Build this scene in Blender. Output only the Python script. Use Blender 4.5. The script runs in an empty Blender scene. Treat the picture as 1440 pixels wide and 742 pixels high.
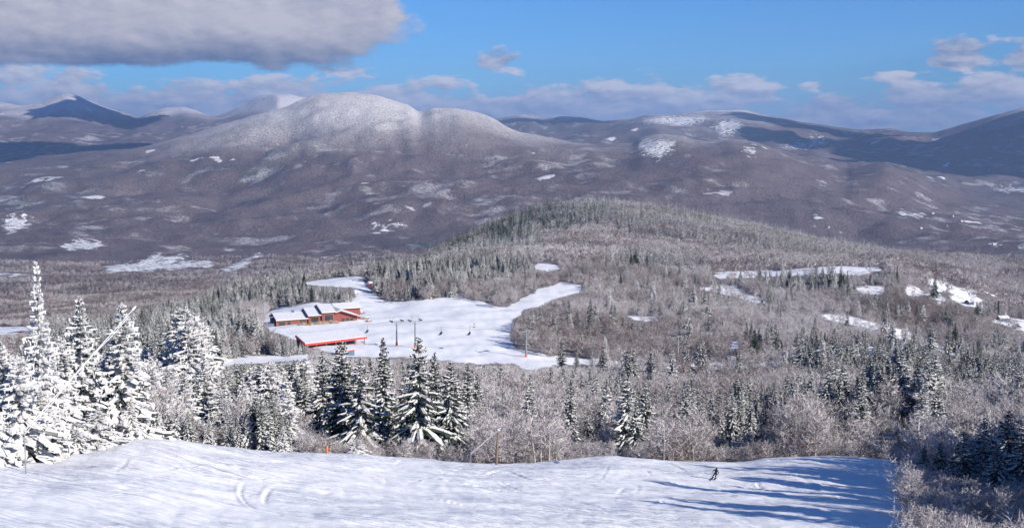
import bpy, math, random
import numpy as np
from mathutils import Vector
R = math.radians
random.seed(7); rng = np.random.default_rng(7)
scene = bpy.context.scene
COL = scene.collection

# ------------------------------------------------------------------ camera, sun, sky, exposure
FPX, CX, CY, HOR = 1700.0, 720.0, 371.0, 183.0
PITCH = math.atan((CY - HOR) / FPX)
cam_data = bpy.data.cameras.new('camera')
cam = bpy.data.objects.new('camera', cam_data); COL.objects.link(cam)
cam_data.sensor_width = 36.0; cam_data.lens = 36.0 * FPX / 1440.0
cam_data.clip_start = 0.5; cam_data.clip_end = 300000
cam.location = (0, 0, 0); cam.rotation_euler = (R(90) - PITCH, 0, 0)
scene.camera = cam
scene.view_settings.view_transform = 'Standard'; scene.view_settings.look = 'None'
scene.view_settings.exposure = 0.54; scene.view_settings.gamma = 1.0
scene.view_settings.use_curve_mapping = False
SUN_AZ, SUN_EL = R(131), R(26)
SUNDIR = Vector((math.sin(SUN_AZ) * math.cos(SUN_EL), math.cos(SUN_AZ) * math.cos(SUN_EL), math.sin(SUN_EL)))
sl = bpy.data.lights.new('sun', 'SUN'); sl.energy = 5.0; sl.angle = R(0.5); sl.color = (1.0, 0.93, 0.84)
sun = bpy.data.objects.new('sun', sl); COL.objects.link(sun)
sun.rotation_euler = (-SUNDIR).to_track_quat('-Z', 'Y').to_euler()
scene.cycles.max_bounces = 5; scene.cycles.diffuse_bounces = 3; scene.cycles.volume_bounces = 0
scene.cycles.transparent_max_bounces = 4; scene.cycles.glossy_bounces = 2
scene.cycles.use_denoising = True

class NT:
    """tiny helper to write node expressions"""
    def __init__(s, tree): s.t = tree; s.n = tree.nodes; s.l = tree.links
    def node(s, typ, **kw):
        n = s.n.new(typ)
        for k, v in kw.items(): setattr(n, k, v)
        return n
    def put(s, sock, v):
        if isinstance(v, bpy.types.NodeSocket): s.l.new(v, sock)
        else: sock.default_value = v
    def m(s, op, a, b=None, c=None, clamp=False):
        n = s.node('ShaderNodeMath', operation=op, use_clamp=clamp)
        s.put(n.inputs[0], a)
        if b is not None: s.put(n.inputs[1], b)
        if c is not None: s.put(n.inputs[2], c)
        return n.outputs[0]
    def step(s, v, a, b, o0=0.0, o1=1.0):
        n = s.node('ShaderNodeMapRange', interpolation_type='SMOOTHSTEP')
        s.put(n.inputs['Value'], v); s.put(n.inputs['From Min'], a); s.put(n.inputs['From Max'], b)
        s.put(n.inputs['To Min'], o0); s.put(n.inputs['To Max'], o1)
        return n.outputs[0]
    def mix(s, f, a, b):
        n = s.node('ShaderNodeMix', data_type='RGBA')
        s.put(n.inputs[0], f); s.put(n.inputs[6], a if not isinstance(a, tuple) else (*a, 1)[:4]); s.put(n.inputs[7], b if not isinstance(b, tuple) else (*b, 1)[:4])
        return n.outputs[2]
    def noise(s, vec, scale, detail=3.0, rough=0.55, dim='3D'):
        n = s.node('ShaderNodeTexNoise', noise_dimensions=dim)
        if vec is not None: s.l.new(vec, n.inputs['Vector'])
        n.inputs['Scale'].default_value = scale; n.inputs['Detail'].default_value = detail; n.inputs['Roughness'].default_value = rough
        return n.outputs['Fac']
    def xyz(s, x, y, z):
        n = s.node('ShaderNodeCombineXYZ'); s.put(n.inputs[0], x); s.put(n.inputs[1], y); s.put(n.inputs[2], z)
        return n.outputs[0]
    def attr(s, name): return s.node('ShaderNodeAttribute', attribute_name=name).outputs['Fac']

world = bpy.data.worlds.new('World'); scene.world = world; world.use_nodes = True
w = NT(world.node_tree); w.n.clear()
wout = w.node('ShaderNodeOutputWorld')
sky = w.node('ShaderNodeTexSky', sky_type='NISHITA'); sky.sun_disc = False
sky.sun_elevation = SUN_EL; sky.sun_rotation = SUN_AZ; sky.altitude = 1200; sky.air_density = 1.0; sky.dust_density = 0.3; sky.ozone_density = 1.2
bg = w.node('ShaderNodeBackground'); tint = w.node('ShaderNodeMix', data_type='RGBA', blend_type='MULTIPLY'); tint.inputs[0].default_value = 1.0
w.l.new(sky.outputs[0], tint.inputs[6]); tint.inputs[7].default_value = (.25, .57, 1.08, 1); w.l.new(tint.outputs[2], bg.inputs[0]); bg.inputs[1].default_value = 0.08
# clouds: banks of vapour placed by azimuth and elevation (units: 1/1700 rad), outlines broken up by noise
tc = w.node('ShaderNodeTexCoord'); sep = w.node('ShaderNodeSeparateXYZ'); w.l.new(tc.outputs['Generated'], sep.inputs[0])
az = w.m('ARCTAN2', sep.outputs[0], sep.outputs[1]); el = w.m('ARCSINE', sep.outputs[2])
U = w.m('MULTIPLY', az, 1700.0); V = w.m('MULTIPLY', el, 1700.0)
cv = w.xyz(w.m('MULTIPLY', U, 0.01), w.m('MULTIPLY', V, 0.021), 0.0)
cn1 = w.noise(cv, 0.62, 7.0, 0.56); 
cvs = w.xyz(w.m('MULTIPLY_ADD', U, 0.01, 0.10), w.m('MULTIPLY_ADD', V, 0.021, 0.16), 0.0)
cn2 = w.noise(cvs, 0.62, 7.0, 0.56)
cn3 = w.noise(cv, 2.6, 5.0, 0.6)
def ell(x, y, rx, rt, rb, k=1.0):
    du = w.m('DIVIDE', w.m('SUBTRACT', U, x - 720.0), rx)
    dv = w.m('SUBTRACT', V, HOR - y)
    dv = w.m('MAXIMUM', w.m('DIVIDE', dv, rt), w.m('DIVIDE', dv, -rb))
    rr = w.m('SQRT', w.m('ADD', w.m('MULTIPLY', du, du), w.m('MULTIPLY', dv, dv)))
    return w.m('MULTIPLY', w.m('SUBTRACT', 1.0, rr), k)
ells = [(60, 60, 430, 140, 44, 1.2), (330, 52, 285, 85, 52, 1.1), (-500, 60, 500, 150, 60, 1.2), (470, 40, 125, 60, 66, .9)]
small = [(120, 138, 95, 40, 30, .8), (340, 150, 260, 34, 40, .9), (560, 150, 200, 40, 40, .9), (800, 150, 190, 30, 34, .9), (880, 138, 95, 26, 28, .9), (1010, 140, 85, 38, 30, .95), (1040, 124, 42, 22, 24, .7),
         (1170, 158, 130, 22, 26, .8), (1290, 148, 100, 28, 26, .9), (1420, 138, 140, 34, 32, .95), (1310, 92, 52, 20, 20, .72), (1412, 90, 62, 30, 28, .85), (706, 92, 28, 17, 15, .62),
         (485, 98, 26, 12, 10, .5), (1130, 125, 22, 10, 10, .45), (-200, 150, 260, 40, 40, .9), (1750, 140, 300, 50, 40, .9), (20, 150, 120, 30, 30, .85),
         (1232, 112, 24, 8, 9, .5), (1160, 170, 560, 22, 30, .8), (500, 168, 760, 34, 44, .8)]
big = None
for e in ells:
    v = ell(*e); big = v if big is None else w.m('MAXIMUM', big, v)
sm = None
for e in small:
    v = ell(*e); sm = v if sm is None else w.m('MAXIMUM', sm, v)
cv4 = w.xyz(w.m('MULTIPLY', U, 0.016), w.m('MULTIPLY', V, 0.042), 3.7); cn4 = w.noise(cv4, 1.0, 7.0, 0.55)
cn5 = w.noise(w.xyz(w.m('MULTIPLY_ADD', U, 0.016, 0.12), w.m('MULTIPLY_ADD', V, 0.042, 0.30), 3.7), 1.0, 7.0, 0.55)
emb4 = w.m('MULTIPLY', w.m('SUBTRACT', cn4, cn5), 2.6)
nn = w.m('ADD', w.m('MULTIPLY', w.m('SUBTRACT', cn1, 0.5), 1.7), w.m('MULTIPLY', w.m('SUBTRACT', cn3, 0.5), 0.6))
dbig = w.step(w.m('ADD', big, w.m('MULTIPLY', nn, 0.80)), 0.0, 0.25)
dsm = w.m('MULTIPLY', w.step(w.m('ADD', sm, w.m('MULTIPLY', w.m('SUBTRACT', cn4, .5), 3.2)), -0.08, 0.34), 0.94)
emb = w.m('MULTIPLY', w.m('SUBTRACT', cn1, cn2), 2.4)  # noise offset towards the sun: lit and shaded cloud sides put into the colour
lb = w.m('ADD', w.m('ADD', w.step(V, 76.0, 142.0, 0.0, 0.86), emb), w.m('MULTIPLY', w.m('SUBTRACT', cn3, .5), .5), clamp=True)
ls = w.m('ADD', w.m('ADD', w.step(V, 20.0, 62.0, 0.30, 0.72), w.m('ADD', emb4, w.step(V, 72.0, 96.0, 0.0, -0.38))), w.m('MULTIPLY', w.m('SUBTRACT', cn3, .5), .7), clamp=True)
colb = w.mix(lb, (0.09, 0.125, 0.22), (0.42, 0.41, 0.46))
cols = w.mix(ls, (0.15, 0.20, 0.32), (0.50, 0.50, 0.57))
bb = w.node('ShaderNodeBackground'); w.l.new(colb, bb.inputs[0]); bb.inputs[1].default_value = 1.0
bs = w.node('ShaderNodeBackground'); w.l.new(cols, bs.inputs[0]); bs.inputs[1].default_value = 1.0
m1 = w.node('ShaderNodeMixShader'); w.l.new(dsm, m1.inputs[0]); w.l.new(bg.outputs[0], m1.inputs[1]); w.l.new(bs.outputs[0], m1.inputs[2])
m2 = w.node('ShaderNodeMixShader'); w.l.new(dbig, m2.inputs[0]); w.l.new(m1.outputs[0], m2.inputs[1]); w.l.new(bb.outputs[0], m2.inputs[2])
w.l.new(m2.outputs[0], wout.inputs[0])
world.cycles.sampling_method = 'MANUAL'; world.cycles.sample_map_resolution = 512

# ------------------------------------------------------------------ helpers
CP, SP = math.cos(PITCH), math.sin(PITCH)
def ray(x, y):
    dx = np.asarray(x, float) - CX; u = CY - np.asarray(y, float)
    Y = FPX * CP + u * SP; Z = -FPX * SP + u * CP
    return np.arctan2(dx, Y), Z / np.hypot(dx, Y)
def project(X, Y, Z):
    dep = Y * CP - Z * SP; up = Y * SP + Z * CP
    dep = np.where(np.abs(dep) < 1e-3, 1e-3, dep)
    return CX + FPX * X / dep, CY - FPX * up / dep
_perm = rng.permutation(65536)
def _h(ix, iy): return _perm[(ix + _perm[iy & 65535]) & 65535]
def perlin(x, y):
    ix = np.floor(x).astype(np.int64); iy = np.floor(y).astype(np.int64); fx = x - ix; fy = y - iy
    u = fx * fx * fx * (fx * (fx * 6 - 15) + 10); v = fy * fy * fy * (fy * (fy * 6 - 15) + 10)
    def g(i, j):
        a = _h(ix + i, iy + j) * (2 * math.pi / 65536.0)
        return np.cos(a) * (fx - i) + np.sin(a) * (fy - j)
    return (g(0, 0) * (1 - u) + g(1, 0) * u) * (1 - v) + (g(0, 1) * (1 - u) + g(1, 1) * u) * v
def fbm(x, y, wl, octs=4, gain=0.5):
    s = 0; a = 1.0; f = 1.0 / wl
    for o in range(octs):
        s = s + a * perlin(x * f + 17.3 * o, y * f - 9.1 * o); a *= gain; f *= 2.03
    return s
def pchip(x, y, q):
    x = np.asarray(x, float); y = np.asarray(y, float); h = np.diff(x); d = np.diff(y) / h
    m = np.zeros_like(y); w1 = 2 * h[1:] + h[:-1]; w2 = h[1:] + 2 * h[:-1]
    ok = d[:-1] * d[1:] > 0
    with np.errstate(divide='ignore', invalid='ignore'):
        mm = (w1 + w2) / (w1 / d[:-1] + w2 / d[1:])
    m[1:-1] = np.where(ok, mm, 0); m[0] = d[0]; m[-1] = d[-1]
    q = np.clip(q, x[0], x[-1]); i = np.clip(np.searchsorted(x, q, 'right') - 1, 0, len(x) - 2)
    t = (q - x[i]) / h[i]
    return (y[i] * (1 + 2 * t) * (1 - t) ** 2 + h[i] * m[i] * t * (1 - t) ** 2 + y[i + 1] * t * t * (3 - 2 * t) + h[i] * m[i + 1] * t * t * (t - 1))
def inpoly(px, py, poly):
    c = np.zeros(np.shape(px), bool); n = len(poly); j = n - 1
    for i in range(n):
        xi, yi = poly[i]; xj, yj = poly[j]
        if yi != yj:
            c ^= ((yi > py) != (yj > py)) & (px < (xj - xi) * (py - yi) / (yj - yi) + xi)
        j = i
    return c
def mesh_np(name, verts, faces, mats=(), midx=None, smooth=False, attrs=None):
    """verts Nx3, faces: list of (array MxK) blocks"""
    me = bpy.data.meshes.new(name)
    verts = np.asarray(verts, np.float32)
    if isinstance(faces, np.ndarray): faces = [faces]
    faces = [np.asarray(f, np.int32) for f in faces if len(f)]
    me.vertices.add(len(verts)); me.vertices.foreach_set('co', verts.ravel())
    tot = np.concatenate([np.full(len(f), f.shape[1], np.int32) for f in faces]); loops = np.concatenate([f.ravel() for f in faces])
    me.loops.add(len(loops)); me.loops.foreach_set('vertex_index', loops)
    me.polygons.add(len(tot)); st = np.zeros(len(tot), np.int32); st[1:] = np.cumsum(tot)[:-1]
    me.polygons.foreach_set('loop_start', st); me.polygons.foreach_set('loop_total', tot)
    if midx is not None: me.polygons.foreach_set('material_index', np.asarray(midx, np.int32))
    me.polygons.foreach_set('use_smooth', np.full(len(tot), smooth, bool))
    for m in mats: me.materials.append(m)
    for k, (dom, v) in (attrs or {}).items():
        a = me.attributes.new(k, 'FLOAT', dom); a.data.foreach_set('value', np.asarray(v, np.float32))
    me.update(calc_edges=True)
    return me
def obj(name, data, parent=None, loc=None, **props):
    o = bpy.data.objects.new(name, data); COL.objects.link(o)
    if parent is not None: o.parent = parent
    if loc is not None: o.location = loc
    for k, v in props.items(): o[k] = v
    return o
def thing(name, label, cat, loc=(0, 0, 0), rz=0.0, group=None, data=None):
    o = obj(name, data, loc=loc, label=label, category=cat); o.rotation_euler = (0, 0, rz)
    if data is None: o.empty_display_size = 0.3
    if group: o['group'] = group
    return o

# ------------------------------------------------------------------ terrain: profile lines by distance
def L(*a): return a
EDGE_Y = [(-200, 641), (0, 641), (60, 641), (120, 634), (170, 621), (210, 618), (250, 619), (290, 625), (330, 630), (400, 636), (500, 641), (600, 646), (690, 652), (740, 651), (800, 646), (850, 642), (900, 645), (960, 649), (1040, 650), (1080, 644), (1120, 641), (1160, 640), (1200, 642), (1250, 647), (1300, 655), (1440, 668), (1700, 690)]
EDGE_D = [(-200, 95), (0, 100), (200, 116), (400, 134), (600, 150), (800, 162), (1000, 172), (1200, 180), (1440, 184), (1700, 190)]
def tab(t, x): return np.interp(x, [p[0] for p in t], [p[1] for p in t])
layers = []   # (Dtable, Ytable)
layers.append(([(-400, 58), (0, 60), (600, 78), (1000, 94), (1440, 104), (1800, 110)], [(-400, 762), (0, 758), (700, 756), (1440, 756), (1800, 760)]))
mid = lambda k: [(x, 0) for x in ()]
layers.append(([(x, 0.5 * (d + {-200: 59, 0: 60, 200: 66, 400: 72, 600: 78, 800: 86, 1000: 94, 1200: 99, 1440: 104, 1700: 108}[x])) for x, d in EDGE_D], [(-200, 686), (0, 684), (200, 670), (400, 678), (600, 684), (800, 686), (1000, 688), (1200, 690), (1440, 704), (1700, 715)]))
layers.append((EDGE_D, EDGE_Y))
layers.append(([(x, d + 26) for x, d in EDGE_D], [(x, y + 17) for x, y in EDGE_Y]))
layers.append(([(-200, 290), (1700, 300)], [(-200, 575), (0, 575), (200, 570), (400, 580), (700, 592), (1000, 592), (1250, 600), (1440, 606), (1700, 612)]))
layers.append(([(-200, 470), (300, 470), (500, 470), (740, 495), (1000, 520), (1440, 520)], [(-200, 520), (0, 516), (200, 512), (350, 508), (500, 508), (600, 507), (740, 503), (870, 511), (1100, 510), (1250, 520), (1440, 545), (1700, 560)]))
layers.append(([(-200, 640), (500, 620), (1440, 640)], [(-200, 490), (0, 486), (200, 480), (400, 458), (520, 456), (650, 452), (760, 456), (900, 466), (1050, 472), (1200, 484), (1350, 500), (1440, 512), (1700, 530)]))
layers.append(([(-200, 780), (1700, 780)], [(-200, 486), (0, 482), (200, 470), (330, 448), (450, 424), (550, 424), (600, 420), (700, 420), (800, 418), (900, 425), (1000, 432), (1100, 440), (1200, 452), (1320, 478), (1440, 490), (1700, 500)]))
layers.append(([(-200, 930), (400, 930), (700, 1000), (1440, 1050)], [(-200, 484), (0, 480), (140, 472), (200, 458), (300, 430), (400, 404), (480, 394), (560, 386), (640, 380), (720, 374), (800, 374), (900, 380), (1020, 388), (1120, 386), (1240, 384), (1300, 398), (1380, 420), (1440, 440), (1700, 470)]))
layers.append(([(-200, 1400), (500, 1400), (700, 1450), (1440, 1500)], [(-200, 478), (0, 474), (200, 460), (400, 425), (500, 408), (600, 378), (660, 350), (740, 334), (840, 330), (950, 340), (1050, 352), (1150, 364), (1250, 374), (1300, 390), (1360, 400), (1440, 420), (1700, 440)]))
layers.append(([(-200, 2200), (500, 2150), (620, 2100), (800, 2000), (1100, 2150), (1300, 2400), (1440, 2600)], [(-200, 460), (0, 455), (200, 436), (400, 405), (500, 398), (560, 384), (620, 352), (660, 334), (700, 314), (740, 301), (780, 292), (840, 288), (900, 292), (950, 300), (1000, 309), (1060, 320), (1120, 334), (1180, 344), (1240, 354), (1300, 360), (1370, 364), (1440, 370), (1700, 385)]))
layers.append(([(-200, 3500), (1700, 3600)], [(-200, 396), (0, 392), (400, 384), (600, 374), (660, 368), (840, 370), (1100, 372), (1300, 378), (1440, 378), (1700, 380)]))
layers.append(([(-200, 4900), (1700, 5000)], [(-200, 350), (0, 348), (200, 346), (400, 342), (600, 335), (800, 330), (1000, 335), (1150, 342), (1250, 344), (1350, 346), (1440, 346), (1700, 348)]))
layers.append(([(-200, 6800), (600, 6600), (1000, 6200), (1200, 6300), (1440, 6800)], [(-200, 300), (0, 296), (150, 286), (300, 275), (400, 262), (500, 252), (600, 245), (700, 250), (800, 256), (900, 258), (980, 262), (1060, 272), (1150, 286), (1250, 296), (1330, 310), (1440, 318), (1700, 322)]))
layers.append(([(-200, 9000), (150, 9200), (400, 9600), (560, 9400), (650, 8700), (750, 8600), (920, 8000), (1050, 7700), (1200, 7400), (1440, 8200)],
   [(-200, 250), (0, 232), (100, 220), (180, 209), (230, 198), (270, 188), (310, 176), (340, 168), (370, 160), (400, 150), (430, 139), (455, 132), (485, 130), (520, 133), (550, 141), (575, 150), (592, 159), (612, 153), (640, 153), (665, 157), (690, 165), (712, 178), (740, 189), (790, 197), (850, 204), (885, 203), (905, 194), (925, 190), (955, 191), (980, 198), (1000, 200), (1030, 197), (1055, 199), (1085, 210), (1120, 225), (1160, 240), (1190, 249), (1215, 243), (1245, 238), (1275, 247), (1310, 265), (1360, 284), (1440, 292), (1700, 300)]))
layers.append(([(-200, 12200), (500, 12500), (900, 11500), (1440, 11500)], [(-200, 234), (0, 226), (150, 219), (300, 215), (500, 215), (800, 214), (900, 218), (1000, 215), (1080, 218), (1200, 228), (1300, 240), (1440, 250), (1700, 255)]))
layers.append(([(-200, 15500), (95, 15000), (500, 15500), (900, 14500), (1200, 15000), (1330, 13500), (1440, 13500)], [(-200, 192), (0, 186), (95, 188), (200, 190), (300, 188), (500, 190), (760, 190), (850, 186), (930, 176), (1000, 180), (1060, 184), (1130, 194), (1200, 206), (1270, 210), (1320, 212), (1440, 214), (1700, 210)]))
layers.append(([(-200, 20500), (0, 20000), (95, 18500), (160, 19500), (245, 22500), (340, 19000), (390, 17500), (500, 19500), (760, 22000), (900, 19500), (1030, 18000), (1100, 18500), (1250, 22500), (1330, 18500), (1440, 16500), (1700, 16500)],
   [(-200, 150), (0, 144), (30, 148), (55, 146), (75, 138), (92, 133), (105, 135), (125, 143), (150, 153), (175, 160), (195, 166), (212, 160), (235, 153), (255, 152), (275, 157), (300, 164), (325, 157), (345, 147), (365, 137), (388, 131), (402, 131), (430, 136), (460, 150), (520, 165), (600, 172), (700, 168), (735, 163), (770, 167), (800, 165), (850, 172), (880, 170), (910, 164), (945, 163), (975, 159), (1010, 156), (1040, 156), (1070, 161), (1095, 167), (1130, 173), (1180, 180), (1215, 183), (1250, 182), (1280, 187), (1310, 188), (1335, 182), (1360, 174), (1390, 165), (1420, 158), (1440, 153), (1500, 140), (1700, 160)]))
layers.append(([(-200, 33000), (1700, 33000)], [(-200, 196), (1700, 194)]))
layers.append(([(-200, 70000), (1700, 70000)], [(-200, 188), (400, 187), (1250, 186), (1700, 187)]))

az_in = np.linspace(R(-25.5), R(25.5), 600)
az_out = np.linspace(R(27), R(333), 100)
AZ = np.concatenate([az_in, az_out]); AZi = np.concatenate([az_in, np.where(az_out > math.pi, az_out - 2 * math.pi, az_out)])
def geo(a, b, n): return np.geomspace(a, b, n, endpoint=False)
RD = np.concatenate([np.linspace(2, 60, 24, endpoint=False), np.linspace(60, 190, 230, endpoint=False), geo(190, 1100, 190), geo(1100, 3200, 120), geo(3200, 26000, 250), geo(26000, 70000, 14), [70000.0]])
nA, nR = len(AZ), len(RD)
# layer D and H on every azimuth
LD = [np.full(nA, 2.0)]; LH = [np.full(nA, -1.9)]
for dt, yt in layers:
    xs = np.array(sorted(set([p[0] for p in dt] + [p[0] for p in yt])), float)
    D = tab(dt, xs); Yp = tab(yt, xs); a, s = ray(xs, Yp)
    ordr = np.argsort(a)
    LD.append(pchip(a[ordr], D[ordr], AZi)); LH.append(pchip(a[ordr], (D * s)[ordr], AZi))
LD = np.array(LD); LH = np.array(LH)
H = np.empty((nR, nA)); lr = np.log(RD)
for j in range(nA): H[:, j] = pchip(np.log(LD[:, j]), LH[:, j], lr)
EDG = LD[3]
DD, AA = np.meshgrid(RD, AZ, indexing='ij'); X = DD * np.sin(AA); Y = DD * np.cos(AA)
crestw = np.ones_like(H)
for k, s in ((11, 0.10), (15, 0.16), (18, 0.16)):
    crestw *= 1 - 0.78 * np.exp(-((np.log(DD) - np.log(LD[k])[None, :]) / s) ** 2)
def band(d, a, b, wd=0.12):
    return 1 / (1 + np.exp(-(np.log(d) - math.log(a)) / wd)) * (1 / (1 + np.exp((np.log(d) - math.log(b)) / wd)))
edgew = 1 / (1 + np.exp(-(DD - EDG[None, :] - 25) / 7.0))
H += fbm(X, Y, 26, 4) * 1.3 * edgew * band(DD, 150, 1500)
H += fbm(X, Y, 140, 4) * 7 * band(DD, 900, 3400) * crestw
rdg = 0.5 - np.abs(fbm(X + 300, Y, 1500, 5, 0.5))
H += (rdg - 0.3) * 170 * band(DD, 5600, 12500, .12) * crestw
H += fbm(X, Y, 420, 4) * 52 * band(DD, 4500, 16000) * crestw
rdg2 = 0.5 - np.abs(fbm(X + 900, Y, 2600, 5, 0.52))
H += (rdg2 - 0.3) * 380 * band(DD, 13500, 26000, .1) * crestw
H += (0.5 - np.abs(fbm(X - 200, Y + 70, 520, 3, .5)) - .3) * 40 * band(DD, 4800, 15000, .12) * (.4 + .6 * crestw)
# piste: groomed rolls, skied-up lumps, drifts and grooves
pist = 1 / (1 + np.exp((DD - EDG[None, :] - 4) / 3.0))
H += pist * (fbm(X, Y * .8, 34, 3) * .55 + fbm(X * .75 + Y * .3, Y * .8, 7.5, 4) * .26 + np.abs(fbm(X + .6 * Y, Y * .45 - .3 * X, 3.2, 3)) * .19 + fbm(X, Y, 1.3, 2) * .04)
tr = np.random.default_rng(3)
for q in range(190):   # ski tracks: curved grooves with a raised outer lip
    x0 = tr.uniform(-60, 62); y0 = tr.uniform(84, 165); r0 = tr.uniform(16, 110); a0 = tr.choice([.1, 2.6, 3.3, 5.9]) + tr.uniform(-.7, .7); a1 = a0 + tr.uniform(4, 16) / r0
    cx_, cy_ = x0 - r0 * math.cos((a0 + a1) / 2), y0 - r0 * math.sin((a0 + a1) / 2)
    sel = np.s_[24:300, 0:600]
    rr = np.hypot(X[sel] - cx_, Y[sel] - cy_) - r0; an = np.mod(np.arctan2(Y[sel] - cy_, X[sel] - cx_) - a0, 2 * math.pi)
    lim = np.clip(np.minimum(an, (a1 - a0) - an) * 8, 0, 1) * (an < a1 - a0)
    wdt = tr.uniform(.12, .24)
    H[sel] += pist[sel] * lim * (-.16 * np.exp(-(rr / wdt) ** 2) + .09 * np.exp(-((rr - 1.8 * wdt) / (wdt * 1.2)) ** 2))

def azcol(a): return np.interp(a, az_in, np.arange(len(az_in)))
def ground(a, d):
    """terrain height at azimuth a (radians) and distance d, inside the detailed sector"""
    a = np.asarray(a, float); a = np.where(a > math.pi, a - 2 * math.pi, a)
    j = np.where((a >= az_in[0]) & (a <= az_in[-1]), azcol(a), np.where(a > 0, 599 + (a - az_in[-1]) / (az_out[1] - az_out[0]), 0))
    i = np.interp(d, RD, np.arange(nR)); i0 = np.clip(i.astype(int), 0, nR - 2); j0 = np.clip(np.asarray(j).astype(int), 0, nA - 2); fi = i - i0; fj = j - j0
    return (H[i0, j0] * (1 - fi) + H[i0 + 1, j0] * fi) * (1 - fj) + (H[i0, j0 + 1] * (1 - fi) + H[i0 + 1, j0 + 1] * fi) * fj
def at_d(x, d):
    """ground point under picture column x at distance d"""
    y = 400.0
    for _ in range(6):
        a, _s = ray(x, y); z = float(ground(np.array([float(a)]), np.array([float(d)]))[0])
        _, y = project(d * math.sin(a), d * math.cos(a), z); y = float(y)
    return Vector((d * math.sin(a), d * math.cos(a), z)), y
def at_px(x, y, d0, d1):
    ds = np.geomspace(d0, d1, 600); a, s = ray(x, y); a = float(a); s = float(s)
    z = ground(np.full(600, a), ds); below = z / ds >= s
    k = int(np.argmax(below)) if below.any() else int(np.argmin(np.abs(z / ds - s)))
    return Vector((ds[k] * math.sin(a), ds[k] * math.cos(a), float(z[k])))

# clearings and stands of conifers, outlined where they lie (column, row, and the distances they span)
OPEN = [
 (430, 1000, [(500, 398), (515, 402), (540, 425), (600, 421), (640, 416), (700, 432), (722, 428), (745, 412), (770, 404), (790, 395), (822, 402), (818, 410), (782, 418), (760, 430), (738, 437), (722, 450), (716, 480), (725, 490), (770, 498), (776, 513), (740, 521), (720, 509), (680, 513), (640, 509), (600, 504), (560, 502), (520, 502), (480, 501), (436, 487), (405, 474), (374, 463), (368, 449), (384, 434), (440, 425), (495, 428), (500, 415)]),
 (430, 1000, [(428, 394), (500, 388), (513, 390), (515, 404), (500, 404), (430, 401)]),
 (430, 1300, [(748, 371), (785, 372), (790, 379), (755, 380)]),
 (400, 620, [(285, 513), (330, 502), (430, 497), (442, 502), (400, 508), (330, 513), (290, 519)]),
 (400, 620, [(860, 508), (900, 507), (1000, 511), (1120, 505), (1124, 512), (1000, 521), (900, 520), (860, 516)]),
 (400, 620, [(775, 500), (860, 506), (860, 514), (775, 512)]),
 (400, 760, [(1030, 478), (1042, 476), (1040, 508), (1024, 508)]),
 (700, 1500, [(1000, 384), (1060, 380), (1110, 379), (1160, 374), (1240, 376), (1238, 383), (1150, 387), (1090, 390), (1010, 392)]),
 (600, 1400, [(962, 402), (1000, 402), (1030, 399), (1046, 412), (1085, 422), (1070, 428), (1010, 412)]),
 (600, 1600, [(1203, 404), (1222, 398), (1242, 400), (1248, 408), (1240, 413), (1206, 413)]),
 (600, 1700, [(1262, 400), (1278, 397), (1292, 402), (1300, 414), (1278, 416)]),
 (600, 2600, [(1296, 397), (1312, 392), (1352, 404), (1348, 411), (1310, 406)]),
 (600, 2600, [(1335, 420), (1350, 411), (1374, 416), (1390, 432), (1375, 438), (1350, 429)]),
 (600, 2600, [(1300, 412), (1318, 409), (1335, 425), (1322, 431)]),
 (500, 1000, [(1150, 440), (1200, 445), (1280, 466), (1355, 497), (1352, 504), (1274, 479), (1200, 458), (1160, 450)]),
 (400, 800, [(1198, 489), (1237, 485), (1232, 504), (1204, 502)]),
 (500, 2600, [(1388, 446), (1440, 447), (1500, 450), (1500, 468), (1440, 466), (1402, 456)]),
 (450, 900, [(880, 440), (930, 447), (925, 453), (885, 449)]),
 (900, 2600, [(1310, 393), (1440, 424), (1440, 427), (1310, 396)]),
 (1300, 3600, [(-60, 458), (45, 459), (62, 464), (0, 472), (-60, 474)]),
 (2000, 5000, [(140, 373), (196, 368), (215, 357), (232, 352), (228, 362), (262, 358), (268, 362), (240, 368), (300, 366), (302, 375), (228, 380), (150, 384)]),
 (2000, 5000, [(308, 379), (340, 366), (362, 356), (372, 357), (345, 375), (322, 384)]),
 (2000, 5000, [(-60, 384), (30, 383), (40, 388), (-60, 389)]),
 (2500, 7000, [(0, 309), (20, 303), (52, 305), (40, 316), (14, 330), (5, 322)]),
 (2500, 7000, [(80, 345), (110, 336), (150, 340), (145, 348), (100, 352)]),
 (2500, 7000, [(505, 322), (560, 312), (588, 313), (580, 320), (530, 328)]),
 (6000, 10500, [(896, 200), (912, 195), (935, 195), (952, 199), (950, 210), (938, 214), (930, 222), (915, 221), (898, 212)]),
 (6000, 10500, [(1040, 208), (1056, 206), (1070, 212), (1060, 217), (1046, 215)]),
 (9000, 16500, [(1095, 205), (1150, 196), (1190, 196), (1160, 204), (1110, 211)]),
 (13000, 19500, [(1005, 172), (1030, 168), (1048, 174), (1040, 184), (1018, 192), (1008, 186)]),
 (13000, 19500, [(900, 168), (990, 162), (1000, 168), (960, 178), (905, 175)]),
 (9000, 16500, [(1200, 186), (1245, 183), (1250, 188), (1205, 191)]),
 (4500, 14000, [(1394, 264), (1500, 263), (1500, 270), (1396, 270)]),
 (3500, 14000, [(1256, 296), (1300, 302), (1310, 307), (1262, 303)]),
 (3500, 14000, [(1148, 255), (1160, 252), (1164, 260), (1150, 262)]),
 (3500, 14000, [(1286, 268), (1300, 270), (1296, 275), (1284, 273)]),
 (2700, 6500, [(1425, 343), (1500, 341), (1500, 351), (1432, 352)]),
 (2700, 6500, [(1390, 340), (1405, 339), (1408, 346), (1392, 347)]),
 (2700, 6500, [(1158, 318), (1170, 317), (1172, 324), (1160, 324)]),
]
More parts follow.
